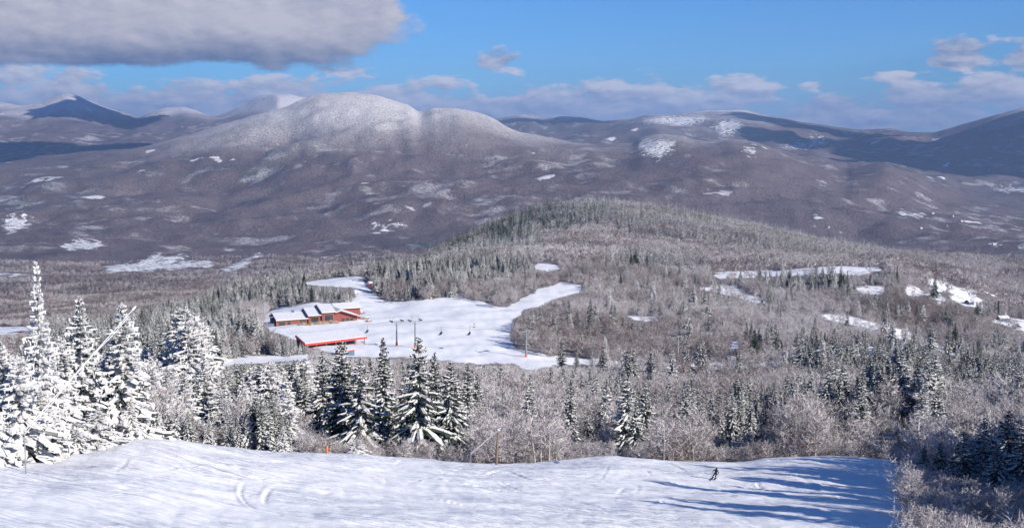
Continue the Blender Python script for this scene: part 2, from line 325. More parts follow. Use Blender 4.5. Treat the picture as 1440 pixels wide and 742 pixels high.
CON = [
 (560, 1250, .85, [(60, 490), (130, 474), (250, 428), (450, 394), (620, 374), (700, 366), (770, 372), (700, 400), (620, 402), (520, 402), (440, 425), (340, 442), (300, 490), (60, 520)]),
 (1150, 2700, .95, [(500, 415), (590, 372), (640, 342), (720, 300), (800, 280), (890, 290), (850, 312), (780, 334), (740, 362), (640, 392)]),
 (900, 1700, .8, [(860, 372), (890, 352), (990, 366), (1000, 384), (900, 386)]),
 (700, 1300, .8, [(1060, 392), (1190, 390), (1200, 416), (1120, 418), (1070, 406)]),
 (300, 720, .6, [(1100, 505), (1240, 486), (1300, 495), (1460, 530), (1460, 610), (1300, 560), (1100, 545)]),
 (240, 620, .65, [(40, 600), (60, 500), (300, 480), (430, 478), (440, 500), (330, 540), (260, 600)]),
 (104, 330, .60, [(-60, 680), (-60, 480), (430, 520), (430, 650), (180, 660)]),
 (225, 330, .55, [(960, 660), (960, 590), (1320, 590), (1320, 650)]),
 (1500, 2900, .62, [(800, 283), (1000, 300), (1240, 350), (1240, 372), (900, 350)]),
 (600, 900, .25, [(440, 430), (500, 420), (700, 400), (800, 380), (760, 410), (500, 430)]),
]
def mask_open(px, py, D):
    o = np.zeros(np.shape(px))
    for d0, d1, poly in OPEN:
        s = (D > d0) & (D < d1); o = np.maximum(o, (s & inpoly(px, py, poly)) * (.82 if (poly[0][0] > 950 and d1 < 3000 and d0 > 480) or d0 >= 1300 else 1.0))
    return o
PX, PY = project(X, Y, H); front = Y > 1
jx = (fbm(X, Y, 24, 3) * 11 + fbm(X, Y, 7, 2) * 7 * (DD < 1000)) * band(DD, 380, 6000) ; jit = jx * np.clip(700 / DD, 0.15, 1)
M_open = mask_open(PX + jit, PY + jit * 0.25, DD) * front
ax = np.mod(AA + math.pi, 2 * math.pi) - math.pi
east = R(18.4) + fbm(X, Y, 12, 2) * .03
M_open = np.maximum(M_open, ((DD < EDG[None, :] + 5) & (ax < east)) * 1.0)
M_con = np.zeros_like(H)
for d0, d1, f, poly in CON: M_con = np.maximum(M_con, f * ((DD > d0) & (DD < d1) & inpoly(PX + jit * 3, PY + jit, poly)))
M_con *= front
def sm2(M, n=1):
    for _ in range(n):
        M = M.copy(); M[1:-1] = (M[:-2] + 2 * M[1:-1] + M[2:]) / 4; M[:, 1:-1] = (M[:, :-2] + 2 * M[:, 1:-1] + M[:, 2:]) / 4
    return M
M_openS = np.where(DD < 330, sm2(M_open, 1), sm2(M_open, 5)); M_tree = sm2(M_open, 12); M_openS = np.where(DD > 1100, sm2(M_open, 7), M_openS); M_conS = sm2(M_con, 3)

# ------------------------------------------------------------------ materials
def mat(name):
    m = bpy.data.materials.new(name); m.use_nodes = True; t = NT(m.node_tree); t.n.clear()
    o = t.node('ShaderNodeOutputMaterial'); b = t.node('ShaderNodeBsdfPrincipled'); t.l.new(b.outputs[0], o.inputs[0])
    return m, t, b
def simple(name, col, rough=.7, metal=0.0, var=.12, scale=2.0, bump=0.0):
    m, t, b = mat(name); g = t.node('ShaderNodeTexCoord').outputs['Object']; n = t.noise(g, scale, 4)
    c = t.mix(t.m('MULTIPLY', n, 1.0), tuple(x * (1 - var * 1.6) for x in col), tuple(min(1, x * (1 + var * 1.6)) for x in col))
    t.l.new(c, b.inputs['Base Color']); b.inputs['Roughness'].default_value = rough; b.inputs['Metallic'].default_value = metal
    if bump:
        bp = t.node('ShaderNodeBump'); bp.inputs['Strength'].default_value = bump; bp.inputs['Distance'].default_value = .05; t.l.new(n, bp.inputs['Height']); t.l.new(bp.outputs[0], b.inputs['Normal'])
    return m
def terrain_mat():
    m, t, b = mat('snowy_terrain')
    geo_ = t.node('ShaderNodeNewGeometry'); P = geo_.outputs['Position']; sp = t.node('ShaderNodeSeparateXYZ'); t.l.new(P, sp.inputs[0])
    op = t.attr('open'); con = t.attr('conifer'); dist = t.attr('far')
    flat = t.xyz(sp.outputs[0], sp.outputs[1], 0.0)
    n_big = t.noise(flat, 1 / 900, 6, .6); n_mid = t.noise(flat, 1 / 170, 5, .62); n_tree = t.noise(P, 1 / 13, 3, .75); n_clr = t.noise(flat, 1 / 420, 4, .6)
    n_huge = t.noise(flat, 1 / 2600, 5, .55)
    # far hardwood forest: mauve brown twigs over snow
    hw = t.mix(n_mid, (.050, .036, .040), (.155, .122, .130)); hw = t.mix(t.step(n_big, .35, .7), hw, (.088, .064, .064))
    hw = t.mix(t.step(n_tree, .40, .62, 0, .45), hw, (.22, .19, .21))
    cf = t.mix(n_tree, (.018, .026, .034), (.085, .10, .11))
    conf = t.m('MAXIMUM', con, t.m('MULTIPLY', t.step(n_huge, .50, .60), t.step(n_mid, .50, .58)))
    c = t.mix(t.m('MULTIPLY', conf, t.step(n_tree, .2, .6, .55, 1)), hw, cf)
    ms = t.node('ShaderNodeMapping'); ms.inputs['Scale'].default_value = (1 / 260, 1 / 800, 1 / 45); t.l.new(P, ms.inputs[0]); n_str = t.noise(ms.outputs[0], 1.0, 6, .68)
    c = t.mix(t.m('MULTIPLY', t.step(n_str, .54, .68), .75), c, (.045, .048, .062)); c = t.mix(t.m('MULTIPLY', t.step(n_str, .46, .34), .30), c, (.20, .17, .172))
    # thin rime on slopes and summits
    fr_n = t.m('ADD', t.m('MULTIPLY', n_mid, .45), t.m('ADD', t.m('MULTIPLY', n_big, .35), t.m('MULTIPLY', n_str, .20)))
    hi = t.step(t.m('ADD', sp.outputs[2], t.m('MULTIPLY', t.m('SUBTRACT', n_big, .5), 420.0)), t.step(dist, 9500, 18000, -230.0, 90.0), t.step(dist, 9500, 18000, 170.0, 360.0))
    patch = t.m('MULTIPLY', t.m('MULTIPLY', t.step(fr_n, .515, .61), t.step(n_tree, .35, .7, .25, 1)), t.m('MULTIPLY', t.step(dist, 2800, 3600), .62))
    fro = t.m('MAXIMUM', t.m('MULTIPLY', t.m('MULTIPLY', hi, t.step(dist, 6500, 8000)), t.step(n_tree, .3, .68, .30, 1.0)), patch)
    c = t.mix(fro, c, (.78, .77, .79))
    # farm clearings and cut blocks in the valley
    clr = t.m('MULTIPLY', t.m('MULTIPLY', t.step(n_clr, .655, .675), t.step(n_huge, .40, .5)), t.step(dist, 3000, 3400))
    c = t.mix(t.m('MULTIPLY', clr, .9), c, (.78, .79, .82))
    # close forest floor: brush poking through snow
    br = t.noise(P, .9, 4, .7); floor = t.mix(t.m('MULTIPLY', t.step(br, .4, .62), t.step(dist, 180, 420, 1, .6)), (.14, .115, .112), (.62, .61, .62))
    c = t.mix(t.step(dist, 500, 1500), floor, c)
    sn = t.mix(t.noise(P, .35, 4), (.81, .82, .85), (.90, .90, .90))
    farw = t.step(dist, 380, 1500)
    on = t.m('ADD', t.m('MULTIPLY', t.m('SUBTRACT', t.noise(P, .22, 3), .5), t.m('SUBTRACT', 1.0, farw)), t.m('MULTIPLY', t.m('SUBTRACT', t.noise(flat, 1 / 48, 5, .7), .5), t.m('MULTIPLY', farw, 3.4)))
    opf = t.step(t.m('ADD', op, t.m('MULTIPLY', on, t.step(op, .02, .25))), .40, .60)
    opf = t.m('MULTIPLY', opf, t.m('SUBTRACT', 1.0, t.m('MULTIPLY', t.step(n_tree, .52, .62), t.step(dist, 2200, 4000, 0, .85))))
    c = t.mix(opf, c, sn)
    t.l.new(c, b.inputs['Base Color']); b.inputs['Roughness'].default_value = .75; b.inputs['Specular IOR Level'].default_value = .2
    # relief: canopy far away, wind-packed snow close by
    b1 = t.node('ShaderNodeBump'); b1.inputs['Strength'].default_value = 1.0; b1.inputs['Distance'].default_value = 1.0
    hfar = t.m('MULTIPLY', t.m('MULTIPLY', n_tree, 11.0), t.m('MULTIPLY', t.step(dist, 1500, 3500), t.m('SUBTRACT', 1.0, opf)))
    v2 = t.node('ShaderNodeVectorRotate'); t.l.new(P, v2.inputs['Vector']); v2.rotation_type = 'Z_AXIS'; v2.inputs['Angle'].default_value = R(28)
    mp = t.node('ShaderNodeMapping'); mp.inputs['Scale'].default_value = (.35, 1.5, 1); t.l.new(v2.outputs[0], mp.inputs[0])
    near = t.m('MULTIPLY', t.m('ADD', t.m('MULTIPLY', t.m('MULTIPLY', t.noise(mp.outputs[0], .55, 5, .62), t.step(t.noise(P, .06, 2), .35, .65, .25, 1.0)), .85), t.m('MULTIPLY', t.noise(P, 2.2, 3, .6), .05)), t.step(dist, 200, 420, 1.0, 0.0))
    t.l.new(t.m('ADD', hfar, near), b1.inputs['Height']); t.l.new(b1.outputs[0], b.inputs['Normal'])
    return m
TM = terrain_mat()
def spruce_mat():
    m, t, b = mat('snowy_needles')
    P = t.node('ShaderNodeNewGeometry').outputs['Position']; rim = t.attr('rime'); rn = t.node('ShaderNodeObjectInfo').outputs['Random']
    sp = t.node('ShaderNodeSeparateXYZ'); t.l.new(P, sp.inputs[0])
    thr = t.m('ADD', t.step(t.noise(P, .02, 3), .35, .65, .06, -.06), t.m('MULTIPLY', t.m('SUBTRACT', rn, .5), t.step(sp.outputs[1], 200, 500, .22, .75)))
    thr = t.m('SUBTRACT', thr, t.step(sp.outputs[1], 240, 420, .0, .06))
    thr = t.m('SUBTRACT', thr, t.m('MULTIPLY', t.m('MULTIPLY', t.step(sp.outputs[1], 1300, 1600), t.step(sp.outputs[0], -40, 200, 1, 0)), .55))  # hill's left shoulder: its shade, away from the sun, put in as less rime
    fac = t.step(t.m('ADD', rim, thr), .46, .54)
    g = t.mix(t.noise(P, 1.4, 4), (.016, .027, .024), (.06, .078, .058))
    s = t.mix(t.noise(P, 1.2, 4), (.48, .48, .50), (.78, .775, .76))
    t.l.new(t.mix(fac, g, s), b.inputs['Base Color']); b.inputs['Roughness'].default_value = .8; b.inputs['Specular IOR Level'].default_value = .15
    return m
def twig_mat():
    m, t, b = mat('frosted_twigs')
    P = t.node('ShaderNodeNewGeometry').outputs['Position']; rim = t.attr('rime'); rn = t.node('ShaderNodeObjectInfo').outputs['Random']
    thr = t.m('ADD', t.step(t.noise(P, .009, 4), .38, .62, -.21, .21), t.m('MULTIPLY', t.m('SUBTRACT', rn, .5), .30))
    sp = t.node('ShaderNodeSeparateXYZ'); t.l.new(P, sp.inputs[0])
    thr = t.m('ADD', thr, t.m('MULTIPLY', t.step(sp.outputs[1], 160, 460, 1, 0), t.step(sp.outputs[0], -70, 10, .30, .08)))
    thr = t.m('SUBTRACT', thr, t.m('SUBTRACT', t.m('ADD', t.step(sp.outputs[1], 350, 900, .02, .09), t.m('MULTIPLY', t.step(sp.outputs[1], 1200, 2600), t.step(sp.outputs[0], -200, 200, .20, .06))), t.m('MULTIPLY', t.step(sp.outputs[1], 130, 185, .16, 0), t.step(sp.outputs[0], 20, 40))))
    fac = t.step(t.m('ADD', rim, thr), .40, .62)
    g = t.mix(t.noise(P, .15, 4), (.105, .078, .074), (.215, .17, .162))
    s = (.66, .635, .645)
    t.l.new(t.mix(fac, g, s), b.inputs['Base Color']); b.inputs['Roughness'].default_value = .85; b.inputs['Specular IOR Level'].default_value = .1
    return m
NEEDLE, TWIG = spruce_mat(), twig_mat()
BARK = simple('grey_bark', (.11, .09, .08), .9, 0, .3, 6)
RIMEBARK = simple('frosted_bark', (.34, .31, .30), .9, 0, .3, 3)
SNOW = simple('settled_snow', (.56, .57, .61), .7, 0, .10, .5, .3)
REDWALL = simple('red_brown_cladding', (.21, .05, .04), .7, 0, .3, 1.2)
TIMBER = simple('orange_timber', (.25, .12, .06), .7, 0, .2, 3)
REDTRIM = simple('bright_red_metal', (.50, .045, .04), .5, 0, .06, 2)
GLASS = simple('dark_window_glass', (.03, .04, .05), .15, 0, .1, 1)
STEEL = simple('grey_galvanised_steel', (.30, .31, .33), .5, .5, .1, 1)
DARKM = simple('black_painted_metal', (.03, .03, .035), .5, .2, .1, 2)
ORANGE = simple('orange_padding', (.55, .15, .07), .7, 0, .1, 3)
ROCK = simple('brown_rock', (.24, .18, .13), .9, 0, .35, .7, .8)
WOODPOST = simple('weathered_post_wood', (.17, .12, .09), .85, 0, .35, 5, .4)
WHITEM = simple('frosted_white_metal', (.60, .61, .63), .5, 0, .06, 4)
CONCRETE = simple('pale_concrete', (.38, .37, .35), .85, 0, .15, 1)
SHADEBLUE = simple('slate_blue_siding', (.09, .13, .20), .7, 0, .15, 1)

# ------------------------------------------------------------------ terrain meshes, cut by distance into named stretches
idx = np.arange(nR * nA).reshape(nR, nA)
quads = np.stack([idx[:-1, :], np.roll(idx, -1, 1)[:-1, :], np.roll(idx, -1, 1)[1:, :], idx[1:, :]], -1)   # (nR-1, nA, 4)
rowD = RD[:-1][:, None] * np.ones((1, nA))
cls = np.zeros(rowD.shape, int)
cls[rowD > EDG[None, :] + 4] = 1
cls[rowD > 1150] = 2; cls[rowD > 3300] = 3; cls[rowD > 5800] = 4; cls[rowD > 12500] = 5
V3 = np.stack([X, Y, H], -1).reshape(-1, 3)
at_ = {'open': M_openS.ravel(), 'conifer': M_conS.ravel(), 'far': DD.ravel()}
for k, nm in enumerate(['ski_slope', 'snowy_ground', 'wooded_hill', 'valley_floor', 'mountains', 'far_mountains']):
    f = quads[cls == k]
    u, inv = np.unique(f, return_inverse=True)
    me = mesh_np(nm, V3[u], inv.reshape(f.shape)[:, ::-1], [TM], None, True, {a: ('POINT', v[u]) for a, v in at_.items()})
    obj(nm, me, kind='structure')

# ------------------------------------------------------------------ tree meshes
def tube(p, r, n=5):
    p = np.asarray(p, float); V, F = [], []
    for i, (c, rad) in enumerate(zip(p, r)):
        d = p[min(i + 1, len(p) - 1)] - p[max(i - 1, 0)]; d = d / (np.linalg.norm(d) + 1e-9)
        s = np.cross(d, (0, 0, 1) if abs(d[2]) < .9 else (1, 0, 0)); s /= np.linalg.norm(s); t = np.cross(d, s)
        for k in range(n):
            a = 2 * math.pi * k / n; V.append(c + rad * (math.cos(a) * s + math.sin(a) * t))
    for i in range(len(p) - 1):
        for k in range(n): F.append((i * n + k, i * n + (k + 1) % n, (i + 1) * n + (k + 1) % n, (i + 1) * n + k))
    return np.array(V), np.array(F)
def tubes_mesh(name, lst, m):
    V, F, o = [], [], 0
    for p, r, n in lst:
        v, f = tube(p, r, n); V.append(v); F.append(f + o); o += len(v)
    return mesh_np(name, np.concatenate(V), np.concatenate(F), [m], None, True)
def spruce_mesh(seed, Ht, Rad, whorls, nb, rime, droop=.35, raggy=.25, seg=3, gap=0.0, name='crown', wk=1.0):
    g = np.random.default_rng(seed); Q = []; Rm = []
    def quad(a, b, c, d, r): Q.append((a, b, c, d)); Rm.append(r)
    for w_ in range(whorls):
        t = w_ / (whorls - 1.0); z = Ht * (.05 + .93 * t ** .92)
        Lb = Rad * (1 - t) ** .8 * g.uniform(1 - raggy, 1 + raggy * .6) + .10 * Rad * .6
        n = max(4, int(round(nb * (1 - .55 * t))))
        a0 = g.uniform(0, 6.28)
        for k in range(n):
            if g.random() < gap: continue
            a = a0 + 6.283 * k / n + g.uniform(-.35, .35); ln = Lb * g.uniform(.7, 1.18)
            d = np.array([math.cos(a), math.sin(a), 0.]); s = np.array([-d[1], d[0], 0.])
            dr = droop * g.uniform(.5, 1.4) * (1 - .9 * t) - .55 * t ** 3; zz = z + g.uniform(-.5, .5) * Ht / whorls
            pts = []
            for i in range(seg + 1):
                q = i / seg; pts.append(d * ln * q + np.array([0, 0, zz - ln * (dr * q ** 1.4) - .06 * ln * q + .10 * ln * q * q * (1 if g.random() < .5 else .3)]))
            wd = ln * g.uniform(.20, .30) * wk + .08
            for i in range(seg):
                q0, q1 = i / seg, (i + 1) / seg
                w0 = wd * (.30 + .9 * q0) if i else wd * .3; w1 = wd * (1.15 - .95 * q1) * (1 if i < seg - 1 else .25) + .02
                w0 *= g.uniform(.8, 1.2); w1 *= g.uniform(.8, 1.2)
                for sd in (-1, 1):
                    dn0 = np.array([0, 0, -w0 * g.uniform(.25, .75)]); dn1 = np.array([0, 0, -w1 * g.uniform(.25, .75)])
                    jt = d * g.uniform(-.3, .3) * ln / seg
                    quad(pts[i], pts[i + 1], pts[i + 1] + s * sd * w1 + dn1, pts[i] + s * sd * w0 + dn0 + jt, g.uniform(0, .55) + (rime - .5) * .7)
                # snow pad lying on the branch
                if g.random() < .45 + rime * .65:
                    up = np.array([0, 0, .035 + .05 * ln / 3]); u0 = w0 * g.uniform(.35, .8); u1 = w1 * g.uniform(.35, .9) + .02
                    c0, c1 = pts[i] + up * 1.2, pts[i + 1] + up * (1.2 if i < seg - 1 else .3)
                    for sd in (-1, 1):
                        quad(c0, c1, c1 + s * sd * u1 - up * 1.6, c0 + s * sd * u0 - up * 1.6, .8 + .2 * rime)
                # hanging sprays
                e = pts[i] + (pts[i + 1] - pts[i]) * g.random(); hl = .10 * ln + .12
                o1 = s * g.uniform(-1, 1) * wd * .8
                quad(e + o1 - d * hl * .4, e + o1 + d * hl * .4, e + o1 + d * hl * .1 - np.array([0, 0, hl * 1.3]), e + o1 - d * hl * .2 - np.array([0, 0, hl * 1.1]), g.uniform(0, .45) + (rime - .5) * .9)
    Q = np.array(Q).reshape(-1, 3); Q[:, 2] = np.maximum(Q[:, 2], -.4)
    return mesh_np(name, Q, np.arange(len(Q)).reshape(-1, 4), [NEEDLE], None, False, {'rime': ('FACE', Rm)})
def trunk_mesh(Ht, r, m=BARK, bend=0.0, name='trunk'):
    return tubes_mesh(name, [([(0, 0, -1.2), (bend * .2, 0, Ht * .35), (bend, 0, Ht * .97)], [r, r * .7, r * .1], 6)], m)
def bare_mesh(seed, Ht, Rad, stems, limbs, subs, twigs, tw, fine=True, name='crown'):
    """returns (trunk mesh, crown mesh): forked limbs with a haze of fine frosted twigs"""
    g = np.random.default_rng(seed); T, Qv, Rm = [], [], []
    def twig(a, d, ln, wd):
        s = np.cross(d, g.normal(size=3)); s /= np.linalg.norm(s) + 1e-9
        b = a + d * ln * .55 + g.normal(size=3) * ln * .05; c = a + d * ln + g.normal(size=3) * ln * .09
        r = g.random()
        Qv.append((a - s * wd, a + s * wd, b + s * wd * .8, b - s * wd * .8)); Rm.append(r)
        Qv.append((b - s * wd * .8, b + s * wd * .8, c + s * wd * .15, c - s * wd * .15)); Rm.append(min(1, r + .1))
        return b, c
    for st in range(stems):
        base = np.array([g.uniform(-.3, .3) * (stems > 1) * 2, g.uniform(-.3, .3) * (stems > 1) * 2, 0.]); lean = g.normal(size=2) * Rad * (.22 if stems > 1 else .08)
        top = base + np.array([lean[0], lean[1], Ht * g.uniform(.72, .88)])
        mid_ = (base + top) / 2 + g.normal(size=3) * .15
        T.append(([base + (0, 0, -1.2), mid_, top], [.022 * Ht * .55, .016 * Ht * .55, .004 * Ht], 5))
        for l in range(limbs):
            q = g.uniform(.12, .98); p = base + (mid_ - base) * 2 * q if q < .5 else mid_ + (top - mid_) * (2 * q - 1)
            a = g.uniform(0, 6.283); up = g.uniform(.35, 1.1)
            env = Rad * (math.sin(math.pi * min(1, .18 + q * .80)) ** .7)
            d = np.array([math.cos(a), math.sin(a), up]); d /= np.linalg.norm(d)
            ln = env * g.uniform(.6, 1.1)
            m_, e_ = twig(p, d, ln, tw * 1.7)
            for k in range(subs):
                q2 = g.uniform(.25, 1); o = p + (e_ - p) * q2; d2 = d * .8 + g.normal(size=3) * .55 + (0, 0, .25); d2 /= np.linalg.norm(d2)
                l2 = ln * g.uniform(.28, .55)
                m2_, e2 = twig(o, d2, l2, tw * 1.1)
                for j in range(twigs):
                    o3 = o + (e2 - o) * g.uniform(.2, 1); d3 = d2 * .7 + g.normal(size=3) * .6 + (0, 0, .3); d3 /= np.linalg.norm(d3)
                    twig(o3, d3, l2 * g.uniform(.3, .65), tw * .75)
    Q = np.array(Qv).reshape(-1, 3)
    return tubes_mesh('trunk', T, RIMEBARK), mesh_np(name, Q, np.arange(len(Q)).reshape(-1, 4), [TWIG], None, False, {'rime': ('FACE', Rm)})

SPR = []   # (crown, trunk, nominal height)
for i in range(7):
    h = 12.0; SPR.append((spruce_mesh(100 + i, h, [2.5, 2.2, 2.8, 2.0, 2.6, 2.3, 3.0][i], [33, 35, 31, 36, 32, 34, 30][i], 12, [.55, .42, .60, .35, .50, .66, .48][i], [.5, .4, .6, .35, .55, .45, .65][i], .36, 3, .10, wk=.68), trunk_mesh(h, .16), h))
RIM = []
for i in range(5):
    h = 12.0; RIM.append((spruce_mesh(200 + i, h, [1.75, 2.7, 3.0, 3.8, 4.2][i], [36, 34, 32, 26, 24][i], [10, 13, 14, 15, 16][i], [1.0, .9, .92, .95, .98][i], [.25, .5, .6, .7, .8][i], .42, 4, .10, wk=.72), trunk_mesh(h, .2), h))
BAR = []
for i in range(7):
    h = 8.0; t_, c_ = bare_mesh(300 + i, h, [2.5, 2.9, 2.2, 3.2, 2.6, 2.4, 3.0][i], [1, 3, 2, 4, 1, 2, 3][i], [26, 12, 15, 9, 24, 14, 12][i], 7, 7, .021); BAR.append((c_, t_, h))
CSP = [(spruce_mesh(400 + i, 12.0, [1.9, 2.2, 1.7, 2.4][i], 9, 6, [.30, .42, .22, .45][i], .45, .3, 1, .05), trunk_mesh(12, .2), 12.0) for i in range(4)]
CBA = []
for i in range(4):
    t_, c_ = bare_mesh(500 + i, 9.0, [3.2, 3.6, 2.9, 3.4][i], [1, 2, 1, 2][i], [16, 8, 15, 8][i], 5, 2, .085); CBA.append((c_, t_, 9.0))

TREES = []   # (thing empty) built individually
def plant(kind, proto, loc, h, rz, label, group, name, cat, wide=1.0):
    e = thing(name, label, cat, loc, rz, group); s = h / proto[2]; e.scale = (s * wide, s * wide, s)
    obj('trunk', proto[1], e); c = obj('crown', proto[0], e)
    TREES.append(e); return c
# ---- named trees the photograph singles out: (column, row of the tip, distance, proto, width, label)
heroes = []
def hero(x, yt, d, pr, wide, label, name='snowy_spruce', cat='spruce tree', group=None):
    p, yb = at_d(x, d)
    a, s = ray(x, yt); top = float(s) * d; h = max(1.5, top - p.z)
    heroes.append((x, yt, d)); p.z -= .3
    return plant('s', pr, p, h + .3, random.uniform(0, 6.28), label, group, name, cat, wide * (1.28 if d < 330 and x > 20 and yt != 365 else 1.05) * (.86 if name == 'snowy_spruce' and d < 250 and x < 950 else 1))
G1 = 'white rimed spruces at the left edge of the ski slope'
rim_list = [
 (62, 365, 104, 0, .80, 'tallest slim spruce, coated white with rime, rising clear above the left forest'),
 (120, 415, 116, 1, .70, 'rimed spruce right of the tallest white spire'),
 (178, 424, 119, 1, .85, 'rime-white spruce whose top stands beside the end of the long diagonal snow gun pole'),
 (8, 478, 100, 2, 1.0, 'broad rimed spruce cut off by the left edge of the photo'),
 (32, 500, 98, 3, .95, 'wide drooping white-crusted spruce low at the far left, left of the tallest spire'),
 (92, 470, 112, 2, .9, 'thick snow-loaded spruce filling the gap under the two tallest white spires'),
 (-14, 540, 92, 4, 1.1, 'snow-laden spruce with sagging boughs at the lower left corner of the trees'),
 (140, 572, 108, 4, 1.5, 'spreading spruce heaped with snow where the left snow ridge rises'),
 (60, 545, 101, 3, 1.1, 'heavily crusted spruce below the tallest white spire, with a dark shaded hollow at its foot'),
 (222, 571, 121, 2, .9, 'small white conical spruce on the crest of the left snow ridge'),
 (398, 597, 136, 2, .85, 'little snow-plastered spruce alone at the slope edge, between the left ridge and the orange marker'),
 (502, 616, 145, 4, 1.9, 'squat snow-capped spruce mound at the slope edge just right of the orange marker'),
 (215, 500, 150, 1, 1.0, 'white-crusted spruce behind the small cone on the left snow ridge'),
 (262, 520, 165, 2, .9, 'rimed spruce rising behind the left snow ridge where it dips to the right'),
 (318, 560, 150, 1, 1.1, 'grey-white spruce above the dip of the slope edge left of the orange marker'),
 (0, 575, 97, 3, 1.2, 'bowed white spruce touching the snow at the left edge of the photo'),
 (75, 505, 106, 3, 1.0, 'bushy white spruce between the tallest spire and the one right of it, lower than both'),
 (150, 505, 122, 3, 1.0, 'wide white spruce under the two right-hand spires, behind the spreading snow heap'),
 (110, 600, 104, 4, 1.2, 'low snow-buried spruce left of the spreading snow heap at the slope edge'),
 (185, 560, 117, 3, .9, 'rounded white spruce just left of the small cone on the snow ridge'),
 (250, 575, 130, 4, .9, 'low white spruce just right of the small cone on the snow ridge'),
 (290, 500, 190, 1, 1.0, 'tall frosted spruce above the snow ridge where it starts to dip'),
 (350, 585, 140, 2, .8, 'narrow white spruce midway between the ridge cone and the lone plastered spruce')]
first_rime = None
for x, yt, d, k, wd, lb in rim_list:
    hero(x, yt, d, RIM[k], wd, lb, 'rimed_spruce', 'spruce tree', G1)
G2 = 'dark snow-loaded spruces in the middle below the lodge'
spr_list = [
 (590, 470, 186, 2, .95, 'tallest spruce in front of the snow bowl, in line with the right-hand twin lift tower', G2),
 (540, 474, 215, 1, .85, 'slim spruce with its tip on the snow bowl, just left of the twin lift towers', G2),
 (483, 476, 196, 0, 1.05, 'big dark-hearted spruce directly below the red-edged shed', G2),
 (455, 492, 208, 4, .9, 'dark spruce below the left corner of the red-edged shed', G2),
 (508, 500, 190, 2, 1.1, 'wide snow-striped spruce between the shed and the twin lift towers', G2),
 (612, 494, 214, 3, .9, 'narrow spruce tucked right of the tallest spruce before the snow bowl', G2),
 (634, 508, 200, 6, .85, 'bushy snow-striped spruce third in the row right of the twin lift towers', G2),
 (658, 510, 238, 1, .9, 'dark spruce at the right end of the row in front of the snow bowl', G2),
 (570, 520, 200, 4, .8, 'shorter shaded spruce left of and below the tallest spruce before the bowl', G2),
 (430, 520, 240, 5, .9, 'pale spruce at the left end of the dark group below the lodge', G2),
 (745, 524, 232, 5, .8, 'thin frosted spruce below the orange-padded lift tower', G2),
 (802, 533, 226, 1, .8, 'left spruce of the pair below the two small dark firs right of the padded tower', G2),
 (826, 552, 238, 3, .9, 'shorter right spruce of the pair left of the big central-right clump', G2),
 (852, 530, 244, 0, .8, 'left tip of the big snow-loaded clump right of centre', G2),
 (881, 527, 203, 2, .95, 'tallest snow-loaded spruce of the big clump right of centre', G2),
 (906, 540, 214, 6, .8, 'right-leaning spruce at the right of the big clump right of centre', G2),
 (893, 560, 196, 0, .9, 'low snowy spruce at the foot of the big clump right of centre', G2),
 (748, 560, 210, 0, .8, 'grey frosted spruce above the leaning pole by the brown post', G2)]
G3 = 'spruces in a row behind the slope crest, right of centre'
spr_list += [
 (1000, 552, 268, 2, .9, 'leftmost big spruce of the row above the black-clad skier', G3),
 (1013, 570, 262, 6, .8, 'shorter spruce leaning into the leftmost of the row above the skier', G3),
 (1029, 556, 258, 0, .75, 'snowy spruce second from the left in the row above the skier', G3),
 (1042, 560, 266, 1, .7, 'slender spruce in the middle of the row above the skier', G3),
 (1055, 557, 260, 4, .75, 'spruce right of the middle in the row above the skier', G3),
 (1074, 562, 272, 3, .85, 'dark spruce near the right end of the row above the skier', G3),
 (1092, 570, 276, 5, .8, 'last short spruce at the right end of the row above the skier', G3),
 (1165, 556, 300, 3, .9, 'dark spruce left in the scattered group above the right part of the crest', G3),
 (1190, 560, 300, 1, .8, 'spruce second in the scattered group above the right part of the crest', G3),
 (1228, 552, 300, 0, .8, 'pale-tipped spruce in the scattered group above the right part of the crest', G3),
 (1262, 566, 300, 3, .9, 'darkest spruce of the scattered group above the right end of the crest', G3),
 (1282, 560, 305, 1, .8, 'rightmost spruce of the scattered group above the right end of the crest', G3)]
G4 = 'dark spruces on the right edge of the ski slope'
spr_list += [
 (1298, 625, 150, 3, 1.05, 'dark pointed spruce at the right end of the ski slope, first before the shadowed snow', G4),
 (1320, 620, 147, 3, 1.1, 'dark spruce second from the ski slope at the lower right', G4),
 (1352, 603, 142, 0, 1.1, 'snow-flecked spruce between the dark pointed ones and the tall right pair', G4),
 (1380, 584, 143, 5, 1.0, 'tall snowy spruce above the frosted thicket at the lower right', G4),
 (1413, 576, 141, 6, .95, 'tallest dark spruce above the frosted thicket at the lower right', G4),
 (1437, 588, 137, 2, 1.0, 'spruce at the right edge of the photo above the frosted thicket', G4),
 (1340, 628, 139, 4, 1.0, 'low spruce in the hollow between the dark pointed ones and the snow-flecked one', G4),
 (1400, 622, 133, 6, .9, 'short snowy spruce in front of the tall right pair', G4)]
G5 = 'small dark firs beside the snow track below the leafless hill'
spr_list += [
 (790, 478, 430, 3, 1.1, 'small dark fir just right of the orange-padded lift tower', G5),
 (811, 487, 440, 3, .9, 'tiny fir between the two dark firs at the bowl mouth', G5),
 (833, 492, 430, 1, .9, 'small fir touching the right dark fir at the bowl mouth', G5),
 (848, 485, 430, 3, 1.15, 'widest of the small dark firs at the bowl mouth', G5),
 (921, 508, 400, 3, .8, 'thin lone fir left of the snow track below the grey lift tower', G5),
 (1053, 508, 410, 3, .8, 'thin lone fir in front of the right half of the snow track', G5),
 (1120, 474, 470, 1, 1.0, 'tall fir at the right end of the snow track', G5),
 (1136, 478, 480, 3, 1.0, 'second fir at the right end of the snow track', G5),
 (1046, 465, 640, 3, 1.0, 'lone fir right of the blue shaded gap with the red machine', G5),
 (962, 463, 660, 1, .8, 'small fir behind the grey lift tower', G5)]
